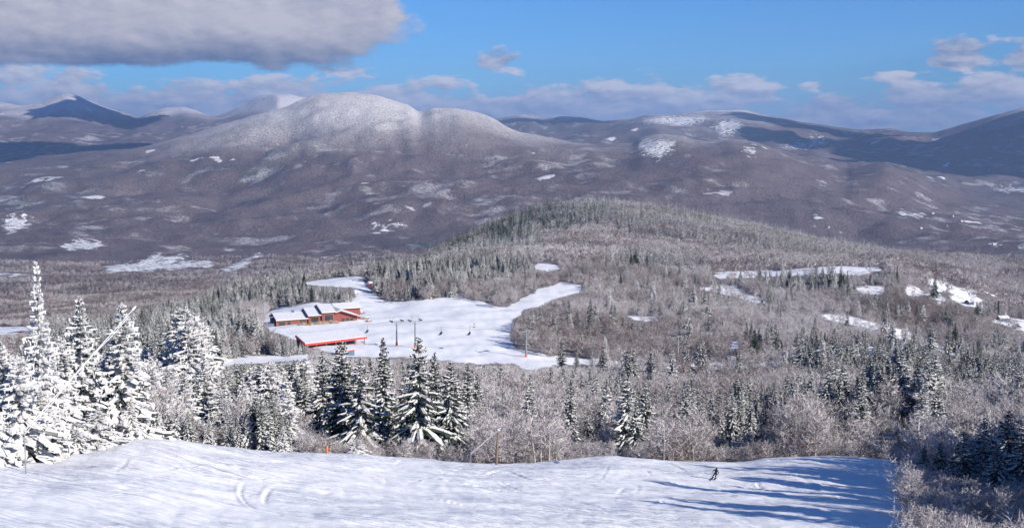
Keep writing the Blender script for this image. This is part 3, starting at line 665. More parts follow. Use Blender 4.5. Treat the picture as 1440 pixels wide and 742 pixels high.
for x, yt, d, k, wd, lb, gr in spr_list: hero(x, yt, d, SPR[k], wd, lb, 'snowy_spruce', 'spruce tree', gr)

# ------------------------------------------------------------------ scatter
runmax = np.maximum.accumulate(H / DD, axis=0)
def scatter(d0, d1, sp, a0=R(-24.8), a1=R(24.8), seed=1):
    g = np.random.default_rng(seed); n = int(.5 * (a1 - a0) * (d1 * d1 - d0 * d0) / (sp * sp))
    a = g.uniform(a0, a1, n); d = np.sqrt(g.uniform(d0 * d0, d1 * d1, n)); return a, d, g.random(n), g.random(n), g
def lookup(M, a, d):
    i = np.clip(np.round(np.interp(d, RD, np.arange(nR))).astype(int), 0, nR - 1); j = np.clip(np.round(azcol(a)).astype(int), 0, 599)
    return M[i, j]
pts = {'s': [], 'b': [], 'cs': [], 'cb': []}   # rows: x y z h wide
def do(d0, d1, sp, conb, seed, coarse, hs=(6, 15), hb=(5.5, 9.5)):
    a, d, r1, r2, g = scatter(d0, d1, sp, seed=seed)
    ed = np.interp(a, az_in, EDG[:600]); z = ground(a, d); X_, Y_ = d * np.sin(a), d * np.cos(a)
    px, py = project(X_, Y_, z)
    ok = np.where(d > 330, lookup(M_tree, a, d), lookup(M_openS, a, d)) + np.where(d > 330, .95, 0) * (g.random(len(d)) - .5) < .5
    ok &= (d > ed + 5) | (a > R(18.6))
    rm = lookup(runmax, a, d * .985); ok &= (z + 14) / d > rm - .0005
    pc = lookup(M_conS, a, d); nz = fbm(X_, Y_, 45 if d1 < 1300 else 120, 3); pc = np.clip(np.maximum(pc, conb) + nz * .55 * (pc > .02) + np.where(nz > .34, .5, 0), 0, .97) * (pc + conb > 0)
    isc = r1 < pc
    k = r2 * r2 * .5 + r2 * .5
    hv = np.clip(1 + fbm(X_ + 50, Y_, 60 if d1 < 1300 else 160, 2) * .55, .6, 1.5)
    h = np.where(isc, hs[0] + (hs[1] - hs[0]) * k, hb[0] * .8 + (hb[1] * 1.08 - hb[0] * .8) * r2) * hv
    h = np.where(isc & (px < 450) & (d < 330), h * 1.45, h)
    nearband = (d < ed + 45); h = np.where(nearband & ~isc, 4.6 + 5.2 * r2, h); h = np.where((a > R(18.2)) & (d < 140), 4.4 + 2.0 * r2, h); h = np.where(nearband & isc, h * np.where(px < 440, .85, .55), h)
    if d0 < 250: isc &= ~(nearband & (px > 420) & (px < 1280) & (g.random(len(d)) < .8)); 
    # a tree whose top would stand in front of a clearing keeps below its near edge
    jj = fbm(X_, Y_, 24, 3) * 9 * np.clip(700 / d, .15, 1)
    for e0, e1, poly in OPEN:
        if e0 > 9000: continue
        xs_ = [q[0] for q in poly]; sel = np.where((px > min(xs_) - 8) & (px < max(xs_) + 8) & (d < e1) & (d > e0 * (.38 if e0 >= 400 else .9)) & ((r2 < .88) | (px < 850)))[0]
        if not len(sel): continue
        fmin = np.ones(len(sel)) * 1.0; hit = np.zeros(len(sel), bool)
        for fr in np.linspace(1.0, .12, 16):
            _, pt = project(X_[sel], Y_[sel], z[sel] + h[sel] * fr); b_ = inpoly(px[sel] + jj[sel] * .6, pt + 3 * (r2[sel] - .5), poly)
            fmin = np.where(b_, fr * .95, fmin); hit |= b_
        h[sel] = np.where(hit, h[sel] * fmin, h[sel])
    cap = d * ray(px, 478 + 22 * r2)[1] - z; h = np.where((px < 250) & (d < 335) & (d > 60), np.minimum(h, np.maximum(cap, 1.0)), h)
    ok &= h > 1.6
    # keep named trees readable: nothing tall right before them
    for hx, hy, hd in heroes:
        if hd < 330:
            near_ = (np.abs(px - hx) < 15) & (d < hd + 2) & (d > hd * .58); lim = (hd * ray(hx, 371)[0] * 0 + .38)
            h = np.where(near_, np.minimum(h, 3.6), h)
            ok &= ~((np.abs(px - hx) < 10) & (np.abs(d - hd) < 3))
    keep = ok & (np.where(isc, True, r1 < 1))
    for m_, key in ((isc & keep, 'cs' if coarse else 's'), (~isc & keep, 'cb' if coarse else 'b')):
        pts[key].append(np.stack([X_[m_], Y_[m_], z[m_] - .2, h[m_], d[m_], px[m_], py[m_], r2[m_]], 1))
do(70, 150, 2.0, .02, 21, False, (4, 6), (4, 7))
do(150, 215, 2.6, .02, 11, False, (5, 9), (4, 7))
do(215, 330, 3.1, .03, 12, False, (8, 15), (7, 11.5))
do(330, 560, 3.5, .03, 13, False, (5, 15), (5, 9.5))
do(560, 1000, 4.4, .03, 14, False, (5, 15), (5, 9.5))
do(1000, 1500, 5.6, .06, 15, True, (6, 17), (6, 10))
do(1500, 2900, 6.8, .07, 16, True, (7, 19), (7, 11))
do(2900, 4300, 13, .12, 17, True, (9, 17), (9, 13))
for k in pts: pts[k] = np.concatenate(pts[k]) if pts[k] else np.zeros((0, 8))
# trees beside the slope beyond the right of the frame (they throw the long shadows on the snow)
g = np.random.default_rng(77); ea = g.uniform(R(23.8), R(64), 700); ed_ = np.sqrt(g.uniform(48 ** 2, 190 ** 2, 700)); keep = (ed_ * np.cos(ea) > 20) & (ed_ * np.sin(ea) > 40 + 9 * g.random(700)) & ((ed_ * np.cos(ea) > 92 - .9 * (ed_ * np.sin(ea) - 45)) | ((g.random(700) < .06) & (ed_ * np.cos(ea) > 50))) & (ea > R(23.4) + 4.5 / ed_); ea, ed_ = ea[keep], ed_[keep]
ez = ground(ea, ed_); eh = g.uniform(9, 21, len(ea)); er = np.stack([ed_ * np.sin(ea), ed_ * np.cos(ea), ez - .3, eh, ed_, np.full(len(ea), 9999.), np.full(len(ea), 0.), g.random(len(ea))], 1)
esel = (g.random(len(ea)) < .42) | (ea < R(24) + 9 / ed_)
pts['s'] = np.concatenate([pts['s'], er[esel]]); pts['b'] = np.concatenate([pts['b'], er[~esel] * np.array([1, 1, 1, .75, 1, 1, 1, 1])])

def inframe(P): return (P[:, 5] > -10) & (P[:, 5] < 1450) & (P[:, 6] < 790)
def zone(x, y, d):
    side = 'far left' if x < 240 else 'left' if x < 480 else 'middle' if x < 760 else 'right of centre' if x < 1000 else 'right' if x < 1270 else 'far right'
    return side
LAND = [(62, 520, 'the tallest white spire'), (178, 520, 'the long snow gun pole tip'), (222, 600, 'the little cone on the left ridge'), (318, 600, 'the dip of the left ridge'), (398, 610, 'the lone plastered spruce'),
        (460, 640, 'the orange marker'), (430, 560, 'the pale spruce below the lodge'), (483, 560, 'the spruces under the red-edged shed'), (540, 570, 'the slim spruce under the left twin tower'), (590, 560, 'the tallest spruce before the bowl'), (658, 560, 'the last spruce of the bowl row'), (700, 630, 'the brown post'),
        (748, 560, 'the spruce below the padded tower'), (814, 570, 'the spruce pair beside the big clump'), (885, 580, 'the big spruce clump'), (940, 640, 'the crest between clump and skier'), (1006, 650, 'the skier'), (1040, 590, 'the spruce row above the skier'), (1092, 600, 'the right end of the skier row'), (1165, 600, 'the high right crest'),
        (1228, 600, 'the scattered spruces over the right crest'), (1298, 640, 'the first dark pointed spruce'), (1352, 640, 'the snow-flecked spruce at lower right'), (1413, 630, 'the tall right pair'), (1340, 720, 'the shaded corner of the slope'), (1420, 720, 'the lower right corner of the photo'), (300, 500, 'the snow track left of the shed'), (1120, 500, 'the right end of the snow track')]
def individual(key, protos, nmax, name, cat):
    P = pts[key]; inf = inframe(P); size = np.where(inf, P[:, 3] / P[:, 4], 0); order = np.argsort(-size)[:nmax]
    for i in order:
        x_, y_, z_, h_, d_, px_, py_, r_ = P[i]
        rimed = key == 's' and px_ < 440 and d_ < 330 and (r_ * 53) % 1 < .8
        pid = int(r_ * 997) % (4 if rimed else len(protos))
        pc_ = py_ - .5 * h_ * FPX / d_
        lx, ly, ln_ = min(LAND, key=lambda q: (q[0] - px_) ** 2 + 2.2 * (q[1] - pc_) ** 2)
        dx_, dy_ = px_ - lx, pc_ - ly
        dr_ = ('left of' if dx_ < 0 else 'right of') if abs(dx_) > 1.3 * abs(dy_) else ('behind' if dy_ < 0 else 'in front of')
        hp = h_ * FPX / d_; sz = 'tall' if hp > 85 else 'mid-sized' if hp > 62 else 'short'
        if key == 'b': lab = sz + (' single-stemmed' if pid in (0, 4) else ' many-stemmed') + ' frosted leafless tree ' + dr_ + ' ' + ln_
        else: lab = sz + (' white-rimed' if rimed else ' snow-dusted dark') + ' spruce ' + dr_ + ' ' + ln_
        plant(key, (RIM[1:] if rimed else protos)[pid], Vector((x_, y_, z_)), h_, r_ * 50, lab, ('frosted leafless trees' if key == 'b' else 'spruces') + ' around ' + ln_, name, cat, .85 + .4 * ((r_ * 31) % 1))
    rest = np.ones(len(P), bool); rest[order] = False
    return P[rest]
nh = len(rim_list) + len(spr_list)
rest_s = individual('s', SPR, 300 - nh, 'snowy_spruce', 'spruce tree')
rest_b = individual('b', BAR, 300, 'frosted_tree', 'bare tree')

def sources(protos):
    """crown objects of real trees that already stand in the scene"""
    out = []
    for c, t_, h in protos:
        out.append(next(o for o in bpy.data.objects if o.data is c))
    return out
# coarse kinds: one tree of each stands far off and lends its crown to the distant woods
for k, (key, pr, nm, cat) in enumerate((('cs', CSP, 'distant_spruce', 'spruce tree'), ('cb', CBA, 'distant_tree', 'bare tree'))):
    P = pts[key]; ii = np.argsort(P[:, 4])
    for q in range(len(pr)):
        i = ii[q * 37]; r = P[i]
        plant(key, pr[q], Vector(r[:3]), r[3], 1.0 * q, ['left-hand', 'second', 'third', 'right-hand'][q] + (' tiny far spruce standing on the rise behind the bowl' if key == 'cs' else ' tiny far leafless tree standing on the rise behind the bowl'), 'distant ' + cat + 's on the rise behind the bowl', nm, cat)
        P[i, 4] = -1
    pts[key] = P[P[:, 4] > 0]

def forest(name, P, protos, label, seed):
    g = np.random.default_rng(seed); n = len(P)
    me = mesh_np.__globals__['bpy'].data.meshes.new(name); me.vertices.add(n); me.vertices.foreach_set('co', P[:, :3].astype(np.float32).ravel())
    for an, v in (('tsc', P[:, 3] / protos[0][2]), ('twd', P[:, 3] / protos[0][2] * g.uniform(.8, 1.25, n)), ('trz', g.uniform(0, 6.28, n))):
        a = me.attributes.new(an, 'FLOAT', 'POINT'); a.data.foreach_set('value', v.astype(np.float32))
    o = obj(name, me, kind='stuff', label=label, category='forest')
    ng = bpy.data.node_groups.new(name, 'GeometryNodeTree'); ng.interface.new_socket('Geometry', in_out='INPUT', socket_type='NodeSocketGeometry'); ng.interface.new_socket('Geometry', in_out='OUTPUT', socket_type='NodeSocketGeometry')
    N, Lk = ng.nodes, ng.links; gi = N.new('NodeGroupInput'); go = N.new('NodeGroupOutput'); ip = N.new('GeometryNodeInstanceOnPoints'); jn = N.new('GeometryNodeJoinGeometry')
    for s in sources(protos):
        oi = N.new('GeometryNodeObjectInfo'); oi.inputs['Object'].default_value = s; oi.inputs['As Instance'].default_value = True; oi.transform_space = 'ORIGINAL'; Lk.new(oi.outputs['Geometry'], jn.inputs[0])
    ip.inputs['Pick Instance'].default_value = True
    def na(nm):
        q = N.new('GeometryNodeInputNamedAttribute'); q.data_type = 'FLOAT'; q.inputs['Name'].default_value = nm; return q.outputs[0]
    cs = N.new('ShaderNodeCombineXYZ'); wd = na('twd'); Lk.new(wd, cs.inputs[0]); Lk.new(wd, cs.inputs[1]); Lk.new(na('tsc'), cs.inputs[2])
    cr = N.new('ShaderNodeCombineXYZ'); Lk.new(na('trz'), cr.inputs[2])
    Lk.new(gi.outputs[0], ip.inputs['Points']); Lk.new(jn.outputs[0], ip.inputs['Instance']); Lk.new(cs.outputs[0], ip.inputs['Scale']); Lk.new(cr.outputs[0], ip.inputs['Rotation']); Lk.new(ip.outputs[0], go.inputs[0])
    md = o.modifiers.new('scatter', 'NODES'); md.node_group = ng
    return o
forest('spruce_forest', rest_s, SPR, 'snow-dusted spruces standing close together around the bowl and lodge', 1)
forest('bare_forest', rest_b, BAR, 'leafless frosted hardwoods massed below and around the snow bowl', 2)
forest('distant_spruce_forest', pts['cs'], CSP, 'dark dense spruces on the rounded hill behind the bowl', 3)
forest('distant_bare_forest', pts['cb'], CBA, 'grey leafless hardwoods covering the rounded hill and valley', 4)
print('points', {k: len(v) for k, v in pts.items()}, len(rest_s), len(rest_b))

# ------------------------------------------------------------------ solid-shape helpers for built things
def box_v(x0, x1, y0, y1, z0, z1):
    v = np.array([(x, y, z) for z in (z0, z1) for y in (y0, y1) for x in (x0, x1)], float)
    return v, np.array([(0, 2, 3, 1), (4, 5, 7, 6), (0, 1, 5, 4), (2, 6, 7, 3), (0, 4, 6, 2), (1, 3, 7, 5)])
def boxes(name, lst, m, parent, **kw):
    V, F, o = [], [], 0
    for b_ in lst:
        v, f = box_v(*b_); V.append(v); F.append(f + o); o += 8
    return obj(name, mesh_np(name, np.concatenate(V), np.concatenate(F), [m]), parent, **kw)
def prism(name, poly, t0, t1, m, parent, axis='x', **kw):
    """polygon in (u,z) extruded along x (axis='x': u=y) or y (axis='y': u=x)"""
    n = len(poly); V = [((t, u, z) if axis == 'x' else (u, t, z)) for t in (t0, t1) for u, z in poly]
    me = bpy.data.meshes.new(name); F = [tuple(range(n))[::-1], tuple(range(n, 2 * n))] + [(i, (i + 1) % n, n + (i + 1) % n, n + i) for i in range(n)]
    me.from_pydata(V, [], F); me.materials.append(m); me.update()
    return obj(name, me, parent, **kw)
def tubeobj(name, lst, m, parent=None, **kw): return obj(name, tubes_mesh(name, lst, m), parent, **kw)
def blob(name, rx, ry, rz_, seed, m, parent=None, rough=.25, cut=-.3, n=(14, 9), **kw):
    g = np.random.default_rng(seed); nu, nv = n; V = []; off = g.uniform(0, 100)
    for j in range(nv + 1):
        th = math.pi * j / nv
        for i in range(nu):
            ph = 2 * math.pi * i / nu; d = np.array([math.sin(th) * math.cos(ph), math.sin(th) * math.sin(ph), math.cos(th)])
            k = 1 + rough * 2 * float(perlin(np.array([d[0] * 1.7 + off]), np.array([d[1] * 1.7 + d[2] * 2.1]))[0]) + rough * g.uniform(-.3, .3)
            V.append((d[0] * k * rx, d[1] * k * ry, max(cut * rz_, d[2] * k * rz_)))
    F = [(j * nu + i, (j + 1) * nu + i, (j + 1) * nu + (i + 1) % nu, j * nu + (i + 1) % nu) for j in range(nv) for i in range(nu)]
    return obj(name, mesh_np(name, np.array(V), np.array(F), [m]), parent, **kw)

# ------------------------------------------------------------------ lodge
def frame(x, y, d0=480, d1=900): return at_px(x, y, d0, d1)
pL = frame(389, 459); pL.z -= .9; pR = frame(459, 452); ux = (pR - pL); ux.z = 0; print('lodge', pL, pR, ux.length)
lodge = thing('ski_lodge', 'long red-brown ski lodge with big windows and a snow-covered roof above the snow bowl', 'lodge', pL, R(26))
def wing(x0, x1, yf, zb, ze, back, wins, rise=2.4, side_mat=REDWALL):
    """one stepped wing: wall with window openings as recessed panes, timber posts, snow roof"""
    wl = boxes('wall', [(x0, x1, yf, yf + back, zb - 6, ze)], side_mat, lodge)
    for (a, b_, z0, z1) in wins:
        fr_ = boxes('window', [(a - .18, a, yf - .12, yf + .02, z0 - .15, z1 + .15), (b_, b_ + .18, yf - .12, yf + .02, z0 - .15, z1 + .15), (a, b_, yf - .12, yf + .02, z1, z1 + .15), (a, b_, yf - .12, yf + .02, z0 - .15, z0)], TIMBER, lodge)
        n = max(1, int(round((b_ - a) / 1.5)))
        for i in range(n):
            w_ = (b_ - a) / n; boxes('pane', [(a + i * w_ + .05, a + (i + 1) * w_ - .05, yf - .05, yf - .01, z0, z1)], GLASS, fr_)
    o = 1.0
    rf = prism('roof', [(yf - o, ze), (yf - o, ze + .28), (yf + back * .55, ze + rise + .28), (yf + back + .3, ze + .6), (yf + back + .3, ze + .3), (yf + back * .55, ze + rise)], x0 - .5, x1 + .3, TIMBER, lodge)
    sn = prism('roof_snow', [(yf - o - .1, ze + .29), (yf - o - .05, ze + .62), (yf + back * .55, ze + rise + .95), (yf + back + .3, ze + .95), (yf + back + .3, ze + .62), (yf + back * .55, ze + rise + .29)], x0 - .45, x1 + .25, SNOW, rf)
wing(0, 16.5, 0, 0, 3.7, 13, [(1.2, 4.6, .9, 3.0), (5.6, 7.4, .9, 3.0), (12.2, 15.4, .9, 3.0)])
wing(16.6, 23.4, -1.2, .9, 5.2, 14, [(18.0, 22.0, 1.9, 4.5)], 2.6)
wing(23.5, 30.5, -2.6, 1.6, 6.6, 15, [(25.0, 29.4, 2.6, 5.6)], 2.8)
for x_ in (0, 5.1, 8, 11.6, 16.2): boxes('post', [(x_ - .15, x_ + .15, -.16, -.005, 0, 3.6)], TIMBER, lodge)
for z_ in (1.2, 2.4): boxes('trim_board', [(8.2, 11.4, -.09, -.005, z_, z_ + .12)], TIMBER, lodge)
dk = boxes('deck', [(17, 31, -5.2, -2.7, -.4, -.1)], TIMBER, lodge)
for x_ in np.linspace(17.2, 30.8, 8): boxes('railing_post', [(x_ - .06, x_ + .06, -5.15, -5.03, -.1, .95)], TIMBER, dk)
boxes('railing', [(17, 31, -5.14, -5.04, .95, 1.07), (17, 31, -5.14, -5.04, .35, .43)], TIMBER, dk)
for x_ in np.linspace(18, 30, 5): boxes('deck_leg', [(x_ - .12, x_ + .12, -5.0, -4.76, -7, -.4)], TIMBER, dk)
# gabled hall at the right with long low eaves
prism('gable_wall', [(30.6, -5), (43, -5), (43, 3.6), (33.6, 7.0), (30.6, 6.0)], -1.5, 9, REDWALL, lodge, axis='y')
rg = prism('gable_roof', [(30.4, 6.4), (33.6, 7.4), (44.2, 3.7), (44.2, 3.2), (33.6, 6.9), (30.4, 5.9)], -3.6, 10.5, REDWALL, lodge, axis='y')
prism('gable_snow', [(30.5, 6.42), (30.6, 6.8), (33.6, 7.95), (44.1, 4.1), (44.1, 3.72), (33.6, 7.42)], -3.4, 10.6, SNOW, rg, axis='y')
for k in range(3): boxes('gable_window', [(34.5 + 2.4 * k, 36.1 + 2.4 * k, -1.62, -1.51, 1.0, 3.0)], GLASS, lodge)
boxes('annexe_wall', [(40, 51, 17, 25, -4, 5.2)], REDWALL, lodge)
ra = prism('annexe_roof', [(16, 5.0), (16, 5.3), (21.5, 7.3), (26, 5.8), (26, 5.5), (21.5, 7.0)], 36, 52, REDWALL, lodge)
prism('annexe_snow', [(15.95, 5.31), (16, 5.7), (21.5, 7.95), (26, 6.4), (26, 5.82), (21.5, 7.32)], 36.2, 51.8, SNOW, ra)
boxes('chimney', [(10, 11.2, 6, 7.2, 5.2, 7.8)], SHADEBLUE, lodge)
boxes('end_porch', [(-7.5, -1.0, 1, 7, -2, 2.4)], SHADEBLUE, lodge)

# ------------------------------------------------------------------ red-edged lift shed in front of the lodge
pS = frame(430, 490); print('shed', pS)
pS.z -= 2.0
shed = thing('lift_shed', 'open shed with a snow-covered lean-to roof edged in bright red, in front of the lodge', 'shed', pS, R(38))
shed['label'] = 'long open shed with snow-covered roof and bright red fascia in front of the lodge'
rs = prism('roof', [(0, 3.6), (0, 3.9), (8.5, 6.4), (8.5, 6.1)], -.3, 30.3, REDTRIM, shed)
prism('roof_snow', [(.08, 3.92), (.12, 4.3), (8.45, 6.85), (8.5, 6.42)], -.1, 30.1, SNOW, rs)
boxes('fascia', [(-.4, 30.4, -.16, -.01, 3.15, 4.05)], REDTRIM, shed)
prism('end_fascia', [(-.1, 3.2), (-.1, 4.05), (8.6, 6.6), (8.6, 5.9)], -.5, -.32, REDTRIM, shed)
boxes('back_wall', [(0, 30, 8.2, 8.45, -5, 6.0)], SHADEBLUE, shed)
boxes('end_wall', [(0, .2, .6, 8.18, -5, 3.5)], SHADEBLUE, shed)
for x_ in np.linspace(.6, 29.4, 7): boxes('post', [(x_ - .15, x_ + .15, .3, .6, -5, 3.58)], TIMBER, shed)
p2 = frame(476, 500); p2.z -= .4; hut = thing('operator_hut', 'tiny red-trimmed lift hut half hidden below the red-edged shed', 'hut', p2, R(30))
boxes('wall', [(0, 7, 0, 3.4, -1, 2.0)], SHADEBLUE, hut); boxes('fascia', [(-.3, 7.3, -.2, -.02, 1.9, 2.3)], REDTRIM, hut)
prism('roof_snow', [(-.25, 2.32), (-.2, 2.6), (1.8, 3.2), (3.7, 2.6), (3.7, 2.32), (1.8, 2.9)], -.3, 7.3, SNOW, hut)
boxes('window', [(2.5, 4.2, -.05, -.005, .7, 1.5)], GLASS, hut)
# huts behind the lodge
def cabin(x, y, name, label, wx, dy, hz, rz, wall, roofm, snowy, d0=700, d1=1200):
    p = at_px(x, y, d0, d1); c = thing(name, label, 'cabin', p, R(rz))
    boxes('wall', [(-wx / 2, wx / 2, -dy / 2, dy / 2, -2, hz)], wall, c)
    prism('roof', [(-dy / 2 - .5, hz), (0, hz + dy * .28), (dy / 2 + .5, hz), (dy / 2 + .5, hz - .25), (0, hz + dy * .28 - .25), (-dy / 2 - .5, hz - .25)], -wx / 2 - .4, wx / 2 + .4, roofm, c)
    if snowy: prism('roof_snow', [(-dy / 2 - .45, hz + .02), (-dy / 2 - .4, hz + .3), (0, hz + dy * .28 + .35), (dy / 2 + .45, hz + .3), (dy / 2 + .45, hz + .02), (0, hz + dy * .28 + .02)], -wx / 2 - .3, wx / 2 + .3, SNOW, c)
    boxes('door', [(-wx * .3, -wx * .3 + 1, -dy / 2 - .06, -dy / 2 - .005, 0, 2)], DARKM, c)
    boxes('window', [(wx * .05, wx * .3, -dy / 2 - .06, -dy / 2 - .005, 1, 2)], GLASS, c)
    return c
PINK = simple('pale_red_roofing', (.62, .30, .26), .6, 0, .1, 2)
cabin(575, 382, 'hilltop_cabin', 'pale red-roofed cabin among the spruces on the rise behind the snow bowl', 11, 7, 3.4, 20, CONCRETE, PINK, False, 800, 1400)
cabin(523, 403, 'red_hut', 'small dark red hut at the top of the snow track behind the lodge', 4.5, 3.5, 2.6, 15, simple('deep_red_boards', (.30, .02, .04), .7), REDTRIM, True)
# rocks beside the lodge
for k, (x, y, s) in enumerate([(512, 449, 2.1), (519, 452, 1.3), (503, 447, 1.5), (507, 441, 1.9)]):
    p = frame(x, y); r_ = thing('boulder', ['largest dark boulder right of the lodge', 'small dark boulder outermost right of the lodge', 'brown boulder nearest the lodge gable', 'snow-dusted boulder uphill of the others right of the lodge'][k], 'boulder', p, k)
    blob('rock', s * 1.5, s, s * .8, 30 + k, ROCK, r_); blob('snow_cap', s * 1.2, s * .8, s * .35, 40 + k, SNOW, r_).location = (0, 0, s * .55)
p = frame(447, 456); bk = thing('earth_bank', 'bare brown earth and rock bank under the lodge deck', 'bank', p, R(26))
for k in range(9): b_ = blob('rock', random.uniform(1.5, 3), random.uniform(1, 1.8), random.uniform(.8, 1.5), 60 + k, ROCK, bk); b_.location = (-8 + k * 2.1, random.uniform(-1, 1), random.uniform(-.3, .5) + k * .05)

# ------------------------------------------------------------------ chairlift
TW = []
def tower(x, ytop, ybase, label, d0, d1, pad, arm=5.6, rz=0.0, twin=False):
    p = at_px(x, ybase, d0, d1); d = math.hypot(p.x, p.y); a, s = ray(x, ytop); h = float(s) * d - p.z
    t = thing('lift_tower', label, 'lift tower', p, rz, 'chairlift towers around the snow bowl')
    tubeobj('mast', [([(0, 0, -1), (0, 0, h * .5), (0, 0, h - .3)], [.42, .36, .30], 8)], STEEL, t)
    boxes('crossarm', [(-arm / 2, arm / 2, -.22, .22, h - .75, h - .35)], STEEL, t)
    for sx in (-1, 1):
        sh = boxes('sheave_frame', [(sx * arm / 2 - .1, sx * arm / 2 + .1, -1.7, 1.7, h - .25, h)], DARKM, t)
        for k in range(4): tubeobj('wheel', [([(sx * arm / 2 - .12, -1.3 + .87 * k, h + .05), (sx * arm / 2 + .12, -1.3 + .87 * k, h + .05)], [.3, .3], 8)], DARKM, sh)
        tubeobj('lifting_frame', [([(sx * arm / 2 * .8, 0, h - .35), (sx * arm / 2 * .6, 0, h + 1.5), (0, 0, h + 1.9)], [.06, .06, .06], 5)], STEEL, t)
    if pad: tubeobj('safety_pad', [([(0, 0, -.1), (0, 0, 1.6)], [.55, .55], 10)], ORANGE, t)
    boxes('ladder', [(-.25, .25, -.62, -.54, z_, z_ + .07) for z_ in np.arange(.8, h - 1, .6)], STEEL, t)
    TW.append((p, h, arm, rz)); return t
dirv = Vector((1, .1, 0))
tower(558, 451, 486, 'left one of the two grey lift towers standing close together in the snow bowl', 480, 700, True, 5.2, R(32))
tower(584, 450, 490, 'right one of the two close grey lift towers, its foot hidden by a spruce', 480, 700, True, 5.2, R(32))
tower(740, 463, 502, 'grey lift tower with an orange pad at its foot, by the bowl mouth', 430, 700, True, 5.2, R(38))
tower(953, 471, 509, 'grey lift tower with an orange foot in front of leafless trees above the snow track', 430, 700, True, 5.2, R(38))
def attach(k, side):
    p, h, arm, rz = TW[k]; return Vector((p.x + side * arm / 2 * math.cos(rz), p.y + side * arm / 2 * math.sin(rz), p.z + h + .3))
term = frame(500, 470) + Vector((0, 0, 5))
cab = []
for side in (-1, 1):
    P0 = [term + Vector((0, side * 2.5, 0)), attach(0, side), attach(2, side), attach(3, side), attach(3, side) + Vector((150, 10, -14))]
    pl = []
    for a_, b_ in zip(P0[:-1], P0[1:]):
        ln = (b_ - a_).length
        for q in np.linspace(0, 1, 14, endpoint=False): pl.append(tuple(a_.lerp(b_, float(q)) - Vector((0, 0, 4 * q * (1 - q) * ln * .018))))
    pl.append(tuple(P0[-1])); cab.append(pl)
    c = tubeobj('lift_cable', [(pl, [.028] * len(pl), 4)], DARKM); c['label'] = 'thin dark haul cable of the chairlift on the ' + ('near' if side < 0 else 'far') + ' side of the towers'; c['category'] = 'cable'; c['group'] = 'haul cables of the chairlift'
def cable_at(pl, x):
    best = None
    for a_, b_ in zip(pl[:-1], pl[1:]):
        xa = float(project(*a_)[0]); xb = float(project(*b_)[0])
        if (xa - x) * (xb - x) <= 0: q = (x - xa) / (xb - xa + 1e-9); return Vector(a_).lerp(Vector(b_), q)
    return Vector(pl[len(pl) // 2])
def chair(x, label, people, side):
    p = cable_at(cab[side], x); e = thing('lift_chair', label, 'lift chair', p, R(-100), 'chairs hanging from the chairlift cable')
    tubeobj('hanger', [([(0, 0, 0), (0, .25, -.8), (0, .1, -3.0)], [.06, .06, .06], 5)], DARKM, e)
    boxes('seat', [(-1.1, 1.1, -.3, .35, -3.25, -3.1)], DARKM, e); boxes('backrest', [(-1.1, 1.1, .3, .4, -3.1, -2.4)], DARKM, e)
    tubeobj('side_frame', [([(-1.15, -.3, -3.2), (-1.15, .35, -3.1), (-1.15, .35, -2.3), (0, .1, -2.0), (1.15, .35, -2.3), (1.15, .35, -3.1), (1.15, -.3, -3.2)], [.05] * 7, 5)], DARKM, e)
    tubeobj('footrest', [([(-1.0, -.5, -2.7), (-.4, -.75, -3.75), (.4, -.75, -3.75), (1.0, -.5, -2.7)], [.035] * 4, 5)], DARKM, e)
    return e, p

